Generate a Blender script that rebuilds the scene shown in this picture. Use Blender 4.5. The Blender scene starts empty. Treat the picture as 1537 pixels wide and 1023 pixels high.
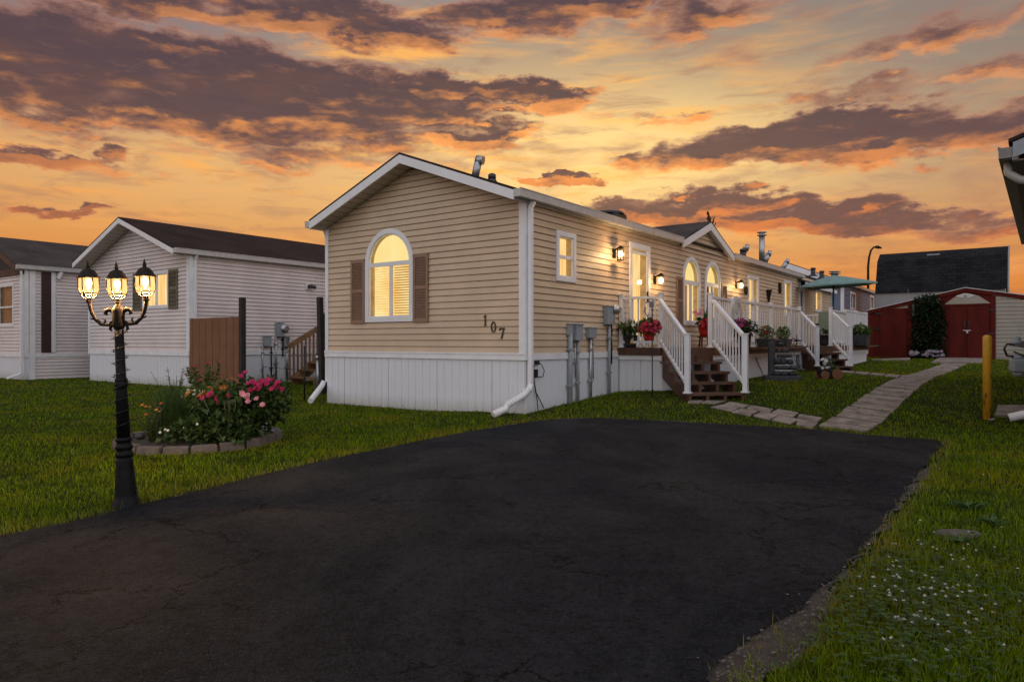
import bpy, math, random
import numpy as np
from math import sin, cos, pi, sqrt, atan2
random.seed(7); rng = np.random.default_rng(7)
scene = bpy.context.scene; COL = scene.collection

# ------------------------------------------------------------------ camera
H, F, CX, HY = 1.13, 1058.1, 768.5, 512.5          # eye height, focal length and horizon of the 1537 px wide photograph
cd = bpy.data.cameras.new('camera'); cam = bpy.data.objects.new('camera', cd); COL.objects.link(cam)
cam.location = (0, 0, H); cam.rotation_euler = (pi/2, 0, 0)
cd.sensor_width = 36; cd.lens = F/1537*36; cd.shift_y = 1/1537; cd.clip_start = .05; cd.clip_end = 4000
scene.camera = cam
vs = scene.view_settings; vs.view_transform = 'Standard'; vs.look = 'None'; vs.exposure = 0; vs.gamma = 1; vs.use_curve_mapping = False

# ------------------------------------------------------------------ node helper
class NT:
    def __init__(s, tree): s.t = tree; s.n = tree.nodes; s.l = tree.links
    def put(s, sock, v):
        if v is None: return
        if isinstance(v, bpy.types.NodeSocket): s.l.new(v, sock)
        elif isinstance(v, (tuple, list)):
            sock.default_value = (tuple(v)+(1,))[:len(sock.default_value)] if len(v) < len(sock.default_value) else tuple(v)
        else: sock.default_value = v
    def m(s, op, a, b=None, c=None, clamp=False):
        n = s.n.new('ShaderNodeMath'); n.operation = op; n.use_clamp = clamp
        for i, v in enumerate((a, b, c)): s.put(n.inputs[i], v)
        return n.outputs[0]
    def add(s, a, b): return s.m('ADD', a, b)
    def sub(s, a, b): return s.m('SUBTRACT', a, b)
    def mul(s, a, b): return s.m('MULTIPLY', a, b)
    def ss(s, x, a, b, c=0., d=1., lin=False):
        n = s.n.new('ShaderNodeMapRange'); n.interpolation_type = 'LINEAR' if lin else 'SMOOTHSTEP'; n.clamp = True
        for i, v in enumerate((x, a, b, c, d)): s.put(n.inputs[i], v)
        return n.outputs[0]
    def mix(s, f, a, b, kind='MIX'):
        n = s.n.new('ShaderNodeMix'); n.data_type = 'RGBA'; n.blend_type = kind
        s.put(n.inputs[0], f); s.put(n.inputs[6], a); s.put(n.inputs[7], b)
        return n.outputs[2]
    def vec(s, x, y, z=0.):
        n = s.n.new('ShaderNodeCombineXYZ')
        for i, v in enumerate((x, y, z)): s.put(n.inputs[i], v)
        return n.outputs[0]
    def noise(s, v, scale, detail=4, rough=.55, dist=0., col=False):
        n = s.n.new('ShaderNodeTexNoise'); s.put(n.inputs['Vector'], v)
        n.inputs['Scale'].default_value = scale; n.inputs['Detail'].default_value = detail
        n.inputs['Roughness'].default_value = rough; n.inputs['Distortion'].default_value = dist
        return n.outputs['Color' if col else 'Fac']
    def vor(s, v, scale, feat='F1', out='Distance'):
        n = s.n.new('ShaderNodeTexVoronoi'); n.feature = feat; s.put(n.inputs['Vector'], v); n.inputs['Scale'].default_value = scale
        return n.outputs[out]
    def coord(s, k='Object'): return s.n.new('ShaderNodeTexCoord').outputs[k]
    def sep(s, v):
        n = s.n.new('ShaderNodeSeparateXYZ'); s.put(n.inputs[0], v); return n.outputs
    def stretch(s, v, sc):
        n = s.n.new('ShaderNodeMapping'); s.put(n.inputs[0], v); n.inputs['Scale'].default_value = sc; return n.outputs[0]
    def bump(s, h, strength=.3, dist=.01):
        n = s.n.new('ShaderNodeBump'); n.inputs['Strength'].default_value = strength; n.inputs['Distance'].default_value = dist
        s.put(n.inputs['Height'], h); return n.outputs[0]

# ------------------------------------------------------------------ world: sunset sky with drifting clouds
world = bpy.data.worlds.new('World'); scene.world = world; world.use_nodes = True
W = NT(world.node_tree); W.n.clear()
dx_, dy_, dz_ = W.sep(W.coord('Generated'))
az = W.m('ARCTAN2', dx_, dy_); el = W.m('ARCSINE', dz_)

def pxdir(x, y):
    a = math.atan((x-CX)/F); return a, math.atan((HY-y)*cos(a)/F)
# cloud banks: azimuth, elevation, half widths (radians), tilt, weight
BANKS = [pxdir(px, py)+(rx/F, ry/F, k, w) for px, py, rx, ry, k, w in (
    (300, 132, 480, 74, -.05, 1.2), (0, 110, 330, 62, .05, 1.), (760, 142, 190, 27, -.1, .9), (560, 42, 190, 34, -.1, .75), (640, 62, 90, 22, -.05, .7), (830, 20, 230, 30, .05, .7),
    (60, 236, 190, 12, 0, .55), (735, 204, 110, 20, .1, .75), (1180, 212, 240, 33, .05, 1.1), (1400, 205, 190, 30, .05, .95), (1240, 234, 140, 15, .04, .8),
    (1060, 318, 260, 20, -.03, .85), (1290, 332, 260, 19, -.03, .85), (1480, 340, 150, 14, 0, .6), (845, 268, 60, 10, .05, 1.), (930, 306, 120, 12, 0, .6),
    (70, 308, 60, 8, .05, .75), (1390, 125, 190, 16, .06, .3), (1440, 45, 160, 16, .1, .3), (300, 10, 400, 26, 0, .6), (1090, 20, 140, 22, .1, .4), (1490, 185, 90, 14, .1, .6), (1040, 172, 90, 10, 0, .5), (420, 235, 260, 12, .02, .3))]
def density(el_):
    v = W.vec(W.mul(az, 2.5), W.mul(el_, 9.2), .37)
    n1 = W.noise(v, 2.1, 8, .52, .25)
    n2 = W.noise(W.vec(W.mul(az, 7.), W.mul(el_, 21.), 2.2), 2.4, 6, .55)
    n1 = W.add(W.mul(n1, .78), W.mul(n2, .22))
    wn = W.sep(W.noise(W.vec(W.mul(az, 7.), W.mul(el_, 17.), 4.4), 1.6, 6, .6, col=True))
    aw = W.add(az, W.mul(W.sub(wn[0], .5), .30)); ew = W.add(el_, W.mul(W.sub(wn[1], .5), .085))
    B = None
    for a, e, ra, re, k, w in BANKS:
        p = W.m('DIVIDE', W.sub(aw, a), ra)
        q = W.m('DIVIDE', W.sub(W.sub(ew, e), W.mul(W.sub(aw, a), k)), re)
        b = W.mul(W.sub(1, W.m('MINIMUM', W.add(W.mul(p, p), W.mul(q, q)), 1.6)), w)
        B = b if B is None else W.m('MAXIMUM', B, b)
    return W.add(W.mul(W.sub(n1, .5), 2.3), W.m('MINIMUM', W.mul(B, 1.0), .74))
d0 = density(el); d1 = density(W.sub(el, .010))
cloud = W.ss(d0, -.12, .46); core = W.ss(d0, .06, .62)
under = W.ss(W.sub(d0, d1), .0, .34); under = W.mul(under, W.sub(1, W.mul(core, .35)))
under = W.mul(under, W.ss(W.noise(W.vec(W.mul(az, 8.), W.mul(el, 20.), 9.), 1.6, 5, .6), .3, .62))
# clear sky between the clouds
def glow(px, py, rx, ry):
    a, e = pxdir(px, py); p = W.m('DIVIDE', W.sub(az, a), rx/F); q = W.m('DIVIDE', W.sub(el, e), ry/F)
    return W.m('EXPONENT', W.mul(W.add(W.mul(p, p), W.mul(q, q)), -1.))
ramp = W.n.new('ShaderNodeValToRGB'); W.l.new(W.ss(el, -.02, .62, 0, 1, True), ramp.inputs[0])
for i, (p, c) in enumerate(((0., (.60, .15, .02)), (.13, (.74, .235, .04)), (.25, (.72, .31, .085)), (.40, (.60, .32, .14)), (.62, (.42, .30, .21)), (.8, (.27, .24, .25)), (1., (.16, .165, .21)))):
    e_ = ramp.color_ramp.elements[i] if i < 2 else ramp.color_ramp.elements.new(p)
    e_.position = p; e_.color = c+(1,)
sky = ramp.outputs[0]
sky = W.mix(W.mul(glow(1380, 80, 430, 170), .97), sky, (.215, .185, .18))
sky = W.mix(W.mul(glow(110, 20, 340, 90), .9), sky, (.21, .18, .215))
sky = W.mix(W.mul(glow(900, 240, 360, 110), .95), sky, (1.2, .80, .30))
sky = W.mix(W.mul(glow(250, 250, 330, 70), .5), sky, (.95, .55, .2))
# thin bright cirrus streaks
st = W.noise(W.vec(W.add(W.mul(az, 2.2), W.mul(el, .5)), W.mul(el, 15.), 5.1), 2.6, 8, .6, .6)
st2 = W.noise(W.vec(W.mul(az, 5.), W.mul(el, 24.), 1.1), 2.0, 7, .6, .4)
streak = W.mul(W.mul(W.ss(st, .45, .70), W.ss(el, .02, .1)), W.sub(1, W.mul(glow(1400, 70, 380, 190), .85)))
sky = W.mix(W.mul(streak, .85), sky, W.mix(glow(760, 190, 560, 150), (.85, .34, .10), (1.25, .60, .10)))
sky = W.mix(W.mul(W.ss(st2, .47, .72), .55), sky, W.mix(W.ss(el, .04, .2), (.46, .16, .06), (.36, .19, .14)))
under = W.mul(under, W.add(.15, W.mul(glow(820, 260, 760, 240), 1.3)))
# clouds: mauve bodies, lit orange from below by the sunken sun
body = W.mix(core, (.42, .185, .125), W.mix(W.ss(el, .1, .35), (.145, .070, .066), (.066, .043, .058)))
body = W.mix(W.mul(W.noise(W.vec(W.mul(az, 14.), W.mul(el, 34.), 8.), 1.5, 5, .6), .22), body, (.30, .14, .11))
lit = W.mix(W.ss(el, .12, .3), (.95, .25, .05), (1.1, .40, .10))
body = W.mix(W.mul(under, .9), body, lit)
west = W.mix(W.mul(cloud, .94), sky, body)
# the eastern half of the sky: pale and cool, with added brightness as fill light from behind the camera
ny = W.ss(dy_, -.35, .35)
east = W.mix(W.ss(el, -.05, .9), (1.08, .98, .95), (.78, .85, .98))
high = W.ss(el, .55, .95)
skyc = W.mix(ny, east, W.mix(high, west, (.30, .32, .40)))
nish = W.n.new('ShaderNodeTexSky'); nish.sky_type = 'NISHITA'; nish.sun_disc = False
nish.sun_elevation = math.radians(1.5); nish.sun_rotation = math.radians(10)
bg = W.n.new('ShaderNodeBackground'); W.put(bg.inputs[0], skyc); bg.inputs[1].default_value = 1.
bg2 = W.n.new('ShaderNodeBackground'); W.put(bg2.inputs[0], nish.outputs[0]); bg2.inputs[1].default_value = .004
ad = W.n.new('ShaderNodeAddShader'); W.l.new(bg.outputs[0], ad.inputs[0]); W.l.new(bg2.outputs[0], ad.inputs[1])
wo = W.n.new('ShaderNodeOutputWorld'); W.l.new(ad.outputs[0], wo.inputs[0])
world.cycles.sampling_method = 'MANUAL'; world.cycles.sample_map_resolution = 1024

# the sun has just gone: a faint, wide afterglow from beyond the houses
sd = bpy.data.lights.new('sun', 'SUN'); sd.energy = .35; sd.angle = math.radians(14); sd.color = (1, .62, .32)
so = bpy.data.objects.new('sun', sd); COL.objects.link(so)
_e, _a = math.radians(5), math.radians(10)
from mathutils import Vector, Matrix
so.rotation_euler = Vector((sin(_a)*cos(_e), cos(_a)*cos(_e), sin(_e))).to_track_quat('Z', 'Y').to_euler()
so.location = (0, 60, 30)

# ------------------------------------------------------------------ materials
def base_mat(name):
    m = bpy.data.materials.new(name); m.use_nodes = True; t = NT(m.node_tree)
    b = m.node_tree.nodes['Principled BSDF']; return m, t, b
def mat(name, c, rough=.6, metal=0., var=.25, scale=6., bump=0., bscale=60., c2=None, stretch=None, spec=.5, coat=0.):
    m, t, b = base_mat(name)
    v = t.coord()
    if stretch: v = t.stretch(v, stretch)
    n = t.noise(v, scale, 6, .6)
    lo = tuple(x*(1-var) for x in c); hi = c2 or tuple(min(1, x*(1+var)) for x in c)
    t.put(b.inputs['Base Color'], t.mix(t.ss(n, .3, .7), lo, hi))
    t.put(b.inputs['Roughness'], t.ss(n, .2, .8, max(.05, rough-.1), min(1, rough+.12)))
    b.inputs['Metallic'].default_value = metal; b.inputs['Specular IOR Level'].default_value = spec
    if bump: t.put(b.inputs['Normal'], t.bump(t.noise(v, bscale, 4), bump, .01))
    return m
def emit_mat(name, c, s, vary=None):
    m = bpy.data.materials.new(name); m.use_nodes = True; t = NT(m.node_tree); t.n.clear()
    e = t.n.new('ShaderNodeEmission'); o = t.n.new('ShaderNodeOutputMaterial'); t.l.new(e.outputs[0], o.inputs[0])
    col = c
    if vary: col = t.mix(t.ss(t.noise(t.stretch(t.coord(), vary[1]), vary[2], 3), .3, .72), c, vary[0])
    t.put(e.inputs[0], col); e.inputs[1].default_value = s
    return m
def vinyl(name, c, dirt=(.2, .16, .12), amt=.28):
    m, t, b = base_mat(name); v = t.coord()
    n = t.noise(v, 1.3, 5, .6); g = t.noise(t.stretch(v, (1.2, 1.2, 9)), 9, 5, .65)
    c1 = t.mix(t.ss(n, .3, .75), tuple(x*.9 for x in c), tuple(min(1, x*1.08) for x in c))
    c2 = t.mix(t.mul(t.ss(g, .5, .85), amt), c1, dirt)
    t.put(b.inputs['Base Color'], c2); t.put(b.inputs['Roughness'], t.ss(g, .3, .7, .42, .62))
    t.put(b.inputs['Normal'], t.bump(t.noise(t.stretch(v, (3, 3, 30)), 14, 4), .12, .006))
    return m
def skirt_mat(name, c):
    m, t, b = base_mat(name); v = t.coord(); x, y, z = t.sep(v)
    g = t.noise(t.stretch(v, (9, 9, 1.2)), 3, 5, .65); n = t.noise(v, 2, 5)
    splash = t.mul(t.ss(t.add(z, t.mul(g, .35)), .45, .12), .6)          # soil splashed up from the ground
    col = t.mix(t.mul(t.ss(g, .5, .8), .22), t.mix(n, tuple(q*.93 for q in c), c), (.36, .33, .28))
    t.put(b.inputs['Base Color'], t.mix(splash, col, (.3, .27, .2))); b.inputs['Roughness'].default_value = .45
    return m
def shingle_mat(name, c1, c2):
    m, t, b = base_mat(name); v = t.coord(); x, y, z = t.sep(v)
    br = t.n.new('ShaderNodeTexBrick'); t.put(br.inputs['Vector'], t.vec(y, t.add(x, t.mul(z, .35))))
    br.inputs['Scale'].default_value = 1; br.inputs['Brick Width'].default_value = .33; br.inputs['Row Height'].default_value = .14
    br.inputs['Mortar Size'].default_value = .007; br.inputs['Color1'].default_value = c1+(1,); br.inputs['Color2'].default_value = c2+(1,)
    br.inputs['Mortar'].default_value = tuple(q*.4 for q in c1)+(1,)
    n = t.noise(v, 60, 3); n2 = t.noise(v, 1.2, 5)
    col = t.mix(.5, br.outputs[0], t.mix(n, tuple(q*.55 for q in c1), tuple(q*1.5 for q in c2)))
    t.put(b.inputs['Base Color'], t.mix(t.ss(n2, .35, .75, 0, .4), col, tuple(q*1.7 for q in c2))); b.inputs['Roughness'].default_value = .95
    t.put(b.inputs['Normal'], t.bump(t.add(br.outputs[1], n), .5, .01))
    b.inputs['Specular IOR Level'].default_value = .06
    return m
def wood_mat(name, c, c2, rough=.6, axis=(1, 1, 1)):
    m, t, b = base_mat(name); v = t.coord()
    n = t.noise(t.stretch(v, axis), 5, 7, .65, .8); k = t.noise(v, 3, 4)
    t.put(b.inputs['Base Color'], t.mix(t.ss(t.add(t.mul(n, .7), t.mul(k, .3)), .35, .68), c, c2)); b.inputs['Roughness'].default_value = rough
    t.put(b.inputs['Normal'], t.bump(n, .25, .004)); return m
def leaf_mat(name, c, c2, c3=None, scale=25, trans=.25):
    m, t, b = base_mat(name); v = t.coord(); n = t.noise(v, scale, 2, .5); k = t.noise(v, 3.5, 3)
    col = t.mix(t.ss(n, .35, .65), c, c2)
    if c3: col = t.mix(t.ss(k, .5, .75, 0, .8), col, c3)
    t.put(b.inputs['Base Color'], col); b.inputs['Roughness'].default_value = .55; b.inputs['Specular IOR Level'].default_value = .3
    tr = t.n.new('ShaderNodeBsdfTranslucent'); t.put(tr.inputs[0], col); mx = t.n.new('ShaderNodeMixShader'); mx.inputs[0].default_value = trans
    o = m.node_tree.nodes['Material Output']; t.l.new(b.outputs[0], mx.inputs[1]); t.l.new(tr.outputs[0], mx.inputs[2]); t.l.new(mx.outputs[0], o.inputs[0])
    return m
def glass_mat(name, tint=(1, 1, 1), refl=.07, blur=.03):
    m = bpy.data.materials.new(name); m.use_nodes = True; t = NT(m.node_tree); t.n.clear()
    tr = t.n.new('ShaderNodeBsdfTransparent'); t.put(tr.inputs[0], tint); gl = t.n.new('ShaderNodeBsdfGlossy'); gl.inputs[1].default_value = blur
    lw = t.n.new('ShaderNodeLayerWeight'); lw.inputs[0].default_value = .25
    mx = t.n.new('ShaderNodeMixShader'); t.put(mx.inputs[0], t.ss(lw.outputs['Fresnel'], 0, 1, refl*.4, min(1, refl*5), True))
    t.l.new(tr.outputs[0], mx.inputs[1]); t.l.new(gl.outputs[0], mx.inputs[2])
    o = t.n.new('ShaderNodeOutputMaterial'); t.l.new(mx.outputs[0], o.inputs[0]); return m
def lantern_glass(name):
    m = bpy.data.materials.new(name); m.use_nodes = True; t = NT(m.node_tree); t.n.clear()
    tr = t.n.new('ShaderNodeBsdfTransparent'); t.put(tr.inputs[0], (1, .9, .7)); e = t.n.new('ShaderNodeEmission')
    t.put(e.inputs[0], t.mix(t.noise(t.coord(), 30, 4), (1, .52, .15), (1, .72, .32))); e.inputs[1].default_value = 1.55
    mx = t.n.new('ShaderNodeMixShader'); mx.inputs[0].default_value = .62
    t.l.new(tr.outputs[0], mx.inputs[1]); t.l.new(e.outputs[0], mx.inputs[2])
    o = t.n.new('ShaderNodeOutputMaterial'); t.l.new(mx.outputs[0], o.inputs[0]); return m

M = dict(
 beige=vinyl('beige_siding', (.585, .435, .295)), pinkish=vinyl('pinkish_siding', (.68, .60, .575)), cream=vinyl('cream_siding', (.31, .275, .22)),
 bluegrey=vinyl('blue_grey_siding', (.12, .155, .235)), greyside=vinyl('grey_siding', (.26, .25, .25)),
 skirt=skirt_mat('white_skirting', (.70, .71, .74)), white=mat('white_vinyl_trim', (.74, .73, .74), .4, var=.06, scale=3), soffit=mat('soffit_vinyl', (.50, .44, .37), .5, var=.08),
 brownsoffit=mat('brown_soffit', (.12, .10, .085), .6), browngutter=mat('brown_gutter', (.2, .18, .165), .4), gutter=mat('gutter_metal', (.46, .44, .42), .35, var=.1), shutter=mat('brown_shutter', (.26, .15, .095), .5, var=.15, scale=20), oliveshut=mat('olive_shutter', (.13, .105, .06), .6),
 shingle=shingle_mat('dark_shingles', (.026, .0175, .0155), (.042, .028, .024)), shingleg=shingle_mat('grey_shingles', (.045, .038, .036), (.075, .06, .056)), shingleb=shingle_mat('black_shingles', (.010, .010, .013), (.017, .017, .02)),
 glass=glass_mat('window_glass'), skyglass=glass_mat('reflecting_glass', (.75, .7, .65), .16), curtain=emit_mat('lit_curtain', (.96, .54, .15), 1.02, ((1.08, .84, .42), (7, 7, .5), 2.2)),  # lit_curtain: fold shading is painted into the glow as vertical bands
 blindlit=emit_mat('lit_room', (.98, .56, .13), 1.04, ((1.1, .84, .36), (1, 1, 1), 1.6)), arch=emit_mat('lit_arch', (1., .80, .34), 1.0, ((1., .74, .26), (1, 1, 1), 2)),
 dimroom=mat('dim_room', (.05, .035, .025), .8), curtaindim=mat('pale_curtain', (.45, .40, .34), .8),
 slat=mat('blind_slat', (.62, .45, .2), .6, var=.05), reveal=mat('window_reveal', (.5, .38, .22), .6),
 black=mat('black_metal', (.007, .007, .008), .42, var=.5, scale=30, bump=.12, spec=.12), bronze=mat('dark_bronze', (.022, .016, .012), .5, metal=.0, var=.3, scale=40, spec=.1),
 galv=mat('galvanised_metal', (.42, .42, .43), .38, metal=.8, var=.2, scale=14), greybox=mat('grey_painted_metal', (.26, .28, .30), .5, var=.15), number=mat('number_bronze', (.06, .04, .025), .4, metal=.3),
 deckwood=wood_mat('stained_deck_wood', (.050, .020, .011), (.12, .048, .024), .5), cedar=wood_mat('cedar_boards', (.15, .062, .023), (.22, .10, .042), .7, (6, 6, .5)), cedarrail=wood_mat('cedar_rail', (.16, .08, .035), (.28, .15, .07), .7),
 darkwood=wood_mat('dark_weathered_wood', (.012, .010, .009), (.035, .027, .022), .8), rustred=mat('red_painted_metal', (.092, .013, .0095), .8, spec=.1, var=.25, scale=2.5, stretch=(1, 1, .3)), maroon=mat('maroon_trim', (.035, .012, .010), .55),
 yellow=mat('yellow_paint', (.55, .24, .012), .5, var=.2, scale=9), rust=mat('rust', (.16, .06, .02), .8), concrete=mat('concrete', (.215, .17, .135), .85, var=.42, scale=5, bump=.4, bscale=40),
 stone=mat('edging_stone', (.105, .085, .075), .85, var=.3, scale=9, bump=.5, bscale=25), slate=mat('fountain_stone', (.032, .032, .036), .6, var=.5, scale=14, bump=.5, bscale=25),
 redpot=mat('red_plastic', (.36, .015, .012), .35, var=.15), darkpot=mat('dark_plastic', (.03, .03, .035), .45), greypot=mat('grey_plastic', (.10, .105, .12), .5), gold=mat('gold_paint', (.6, .38, .08), .35, metal=.6),
 leaf=leaf_mat('leaf', (.022, .044, .010), (.062, .11, .024)), leafl=leaf_mat('light_leaf', (.045, .085, .018), (.12, .17, .03)), blade=leaf_mat('blade_leaf', (.028, .06, .014), (.07, .125, .03)), vine=leaf_mat('vine_leaf', (.007, .016, .006), (.022, .042, .014)),
 pink=leaf_mat('pink_petal', (.34, .010, .055), (.52, .022, .12), trans=.15), red=leaf_mat('red_petal', (.32, .008, .015), (.50, .02, .05), trans=.15), palepink=leaf_mat('pale_pink_petal', (.65, .2, .25), (.75, .35, .4)), magenta=leaf_mat('magenta_petal', (.30, .01, .10), (.46, .03, .17)),
 orange=leaf_mat('orange_petal', (.6, .12, .02), (.75, .3, .03)), whitep=leaf_mat('white_petal', (.6, .57, .5), (.75, .72, .68)), lilac=leaf_mat('lilac_petal', (.24, .17, .22), (.38, .31, .36)),
 teal=mat('teal_canvas', (.17, .27, .25), .8, var=.15), bulb=emit_mat('lit_bulb', (1, .74, .36), 14), bulbs=emit_mat('small_lit_bulb', (1, .62, .22), 9), lantern=lantern_glass('lantern_glass'), cable=mat('black_rubber', (.012, .012, .012), .5),
 whitepaint=mat('white_paint', (.66, .655, .67), .38, var=.05), ivory=mat('ivory_resin', (.55, .5, .42), .5), stem=mat('plant_stem', (.05, .06, .02), .7), soilbed=mat('bed_soil', (.03, .022, .016), .95, var=.4, scale=20, bump=.5), terracotta=mat('terracotta', (.28, .10, .05), .8), cushion=mat('leaf_print_fabric', (.45, .42, .33), .9, var=.6, scale=12, c2=(.12, .17, .09)))

# ------------------------------------------------------------------ mesh builder
class MB:
    def __init__(s): s.v = []; s.f = []; s.sm = []
    def poly(s, pts, smooth=False):
        i = len(s.v); s.v += [tuple(p) for p in pts]; s.f.append(tuple(range(i, i+len(pts)))); s.sm.append(smooth)
    def hexa(s, p):                     # 8 corners: bottom ring 0-3, top ring 4-7
        i = len(s.v); s.v += [tuple(q) for q in p]
        for f in ((3, 2, 1, 0), (4, 5, 6, 7), (0, 1, 5, 4), (1, 2, 6, 5), (2, 3, 7, 6), (3, 0, 4, 7)): s.f.append(tuple(i+k for k in f)); s.sm.append(False)
    def box(s, x0, x1, y0, y1, z0, z1, T=None):
        x0, x1 = min(x0, x1), max(x0, x1); y0, y1 = min(y0, y1), max(y0, y1); z0, z1 = min(z0, z1), max(z0, z1)
        p = [(x0, y0, z0), (x1, y0, z0), (x1, y1, z0), (x0, y1, z0), (x0, y0, z1), (x1, y0, z1), (x1, y1, z1), (x0, y1, z1)]
        s.hexa([T(*q) for q in p] if T else p)
    def bar(s, a, b, w, h=None, up=(0, 0, 1)):   # rectangular bar from a to b
        a, b = Vector(a), Vector(b); h = h or w; d = (b-a).normalized(); u = Vector(up)
        if abs(d.dot(u)) > .98: u = Vector((1, 0, 0))
        r = d.cross(u).normalized()*w/2; t = r.cross(d).normalized()*h/2
        s.hexa([a-r-t, a+r-t, b+r-t, b-r-t, a-r+t, a+r+t, b+r+t, b-r+t])
    def tube(s, pts, r, n=10, caps=True, smooth=True):
        pts = [Vector(p) for p in pts]; rs = r if isinstance(r, (list, tuple)) else [r]*len(pts); i0 = len(s.v); nrm = None
        for k, p in enumerate(pts):
            d = ((pts[min(k+1, len(pts)-1)]-pts[max(k-1, 0)])).normalized()
            if nrm is None: nrm = d.orthogonal().normalized()
            nrm = (nrm-d*nrm.dot(d)).normalized(); b = d.cross(nrm)
            for j in range(n): q = p+(nrm*cos(2*pi*j/n)+b*sin(2*pi*j/n))*rs[k]; s.v.append(tuple(q))
        for k in range(len(pts)-1):
            for j in range(n):
                a = i0+k*n+j; b = i0+k*n+(j+1) % n; s.f.append((a, b, b+n, a+n)); s.sm.append(smooth)
        if caps:
            s.f.append(tuple(i0+j for j in range(n))[::-1]); s.sm.append(False)
            s.f.append(tuple(i0+(len(pts)-1)*n+j for j in range(n))); s.sm.append(False)
    def lathe(s, prof, c=(0, 0, 0), n=20, smooth=True, sx=1, sy=1, rot=0):
        i0 = len(s.v)
        for r, z in prof:
            for j in range(n): a = 2*pi*j/n+rot; s.v.append((c[0]+r*sx*cos(a), c[1]+r*sy*sin(a), c[2]+z))
        for k in range(len(prof)-1):
            for j in range(n):
                a = i0+k*n+j; b = i0+k*n+(j+1) % n; s.f.append((a, b, b+n, a+n)); s.sm.append(smooth)
        s.f.append(tuple(i0+j for j in range(n))[::-1]); s.sm.append(False)
        s.f.append(tuple(i0+(len(prof)-1)*n+j for j in range(n))); s.sm.append(False)
    def ball(s, c, r, n=10, sz=1):
        s.lathe([(max(.0005, r*sin(pi*k/n)), -r*sz*cos(pi*k/n)) for k in range(n+1)], c, n+2)
    def prism(s, outline, T, o0, o1):   # 2-D outline (a, z) extruded between offsets
        n = len(outline); i = len(s.v)
        s.v += [tuple(T(a, z, o0)) for a, z in outline]+[tuple(T(a, z, o1)) for a, z in outline]
        s.f.append(tuple(range(i+n-1, i-1, -1))); s.f.append(tuple(range(i+n, i+2*n))); s.sm += [False]*2
        for k in range(n): s.f.append((i+k, i+(k+1) % n, i+n+(k+1) % n, i+n+k)); s.sm.append(False)
    def leaf(s, p, d, up, L, w, fold=.3):
        p, d = Vector(p), Vector(d).normalized(); r = d.cross(Vector(up))
        if r.length < 1e-3: r = d.orthogonal()
        r.normalize(); nn = r.cross(d)
        m = p+d*L*.45; i = len(s.v)
        s.v += [tuple(p), tuple(m+r*w/2+nn*w*fold), tuple(p+d*L-nn*L*.12), tuple(m-r*w/2+nn*w*fold), tuple(m)]
        s.f += [(i, i+1, i+2, i+4), (i, i+4, i+2, i+3)]; s.sm += [True]*2
    def obj(s, name, m, parent=None, bevel=0., loc=None, rotz=0):
        me = bpy.data.meshes.new(name); me.from_pydata(s.v, [], s.f); me.polygons.foreach_set('use_smooth', s.sm); me.materials.append(m); me.update()
        o = bpy.data.objects.new(name, me); COL.objects.link(o)
        if parent: o.parent = parent
        if loc: o.location = loc
        if rotz: o.rotation_euler.z = rotz
        if bevel:
            b = o.modifiers.new('bevel', 'BEVEL'); b.width = bevel; b.segments = 2; b.limit_method = 'ANGLE'
        return o
def tag(o, label=None, cat=None, group=None, kind=None):
    if label: o['label'] = label
    if cat: o['category'] = cat
    if group: o['group'] = group
    if kind: o['kind'] = kind
    return o
def empty(name, loc=(0, 0, 0), rotz=0, **k):
    o = bpy.data.objects.new(name, None); COL.objects.link(o); o.location = loc; o.rotation_euler.z = rotz; o.empty_display_size = .2
    return tag(o, **k)
def lamp(name, loc, power, color=(1, .62, .28), r=.03, parent=None):
    d = bpy.data.lights.new(name, 'POINT'); d.energy = power; d.color = color; d.shadow_soft_size = r
    o = bpy.data.objects.new(name, d); COL.objects.link(o); o.location = loc
    if parent: o.parent = parent
    return o

# ------------------------------------------------------------------ the lie of the land
TH = .6283; U = np.array([sin(TH), cos(TH)]); N = np.array([cos(TH), -sin(TH)]); C0 = np.array([.186, 10.40])
gY = np.array([-50, 9.35, 10., 11.2, 12.5, 13.8, 17.3, 21.5, 24.5, 34, 60, 4000]); gZ = np.array([0, 0, .05, .185, .31, .385, .43, .53, .53, .62, .8, .8])
def g(x, y):
    x = np.asarray(x, float); y = np.asarray(y, float)
    s = (x-C0[0])*N[0]+(y-C0[1])*N[1]; k = np.clip((s+2.2)/3.6, 0, 1); k = k*k*(3-2*k)
    z = (np.interp(y-.15, gY, gZ)+np.interp(y, gY, gZ)+np.interp(y+.15, gY, gZ))/3
    return z*k
def gz(x, y): return float(g(x, y))
def gp(px, py):                                    # the spot of ground the photograph shows at a pixel
    z = 0.
    for _ in range(60):
        Y = (H-z)*F/(py-HY); X = (px-CX)/F*Y; z = .5*z+.5*gz(X, Y)
    return X, Y, z
def loc2w(x, y): return C0+x*N+y*U                  # the beige home's own axes to the world: x out of its long wall, y along it
def sd_(px, py, off=0.):                            # point of the plane x = off: (y, z)
    a = (px-CX)/F; c = C0+off*N; t = (a*c[1]-c[0])/(U[0]-a*U[1]); Y = c[1]+U[1]*t
    return t, H-(py-HY)*Y/F
def gb_(px, py, off=0.):                            # point of the plane y = off: (x, z)
    a = (px-CX)/F; c = C0+off*U; t = (a*c[1]-c[0])/(N[0]-a*N[1]); Y = c[1]+N[1]*t
    return t, H-(py-HY)*Y/F

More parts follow.
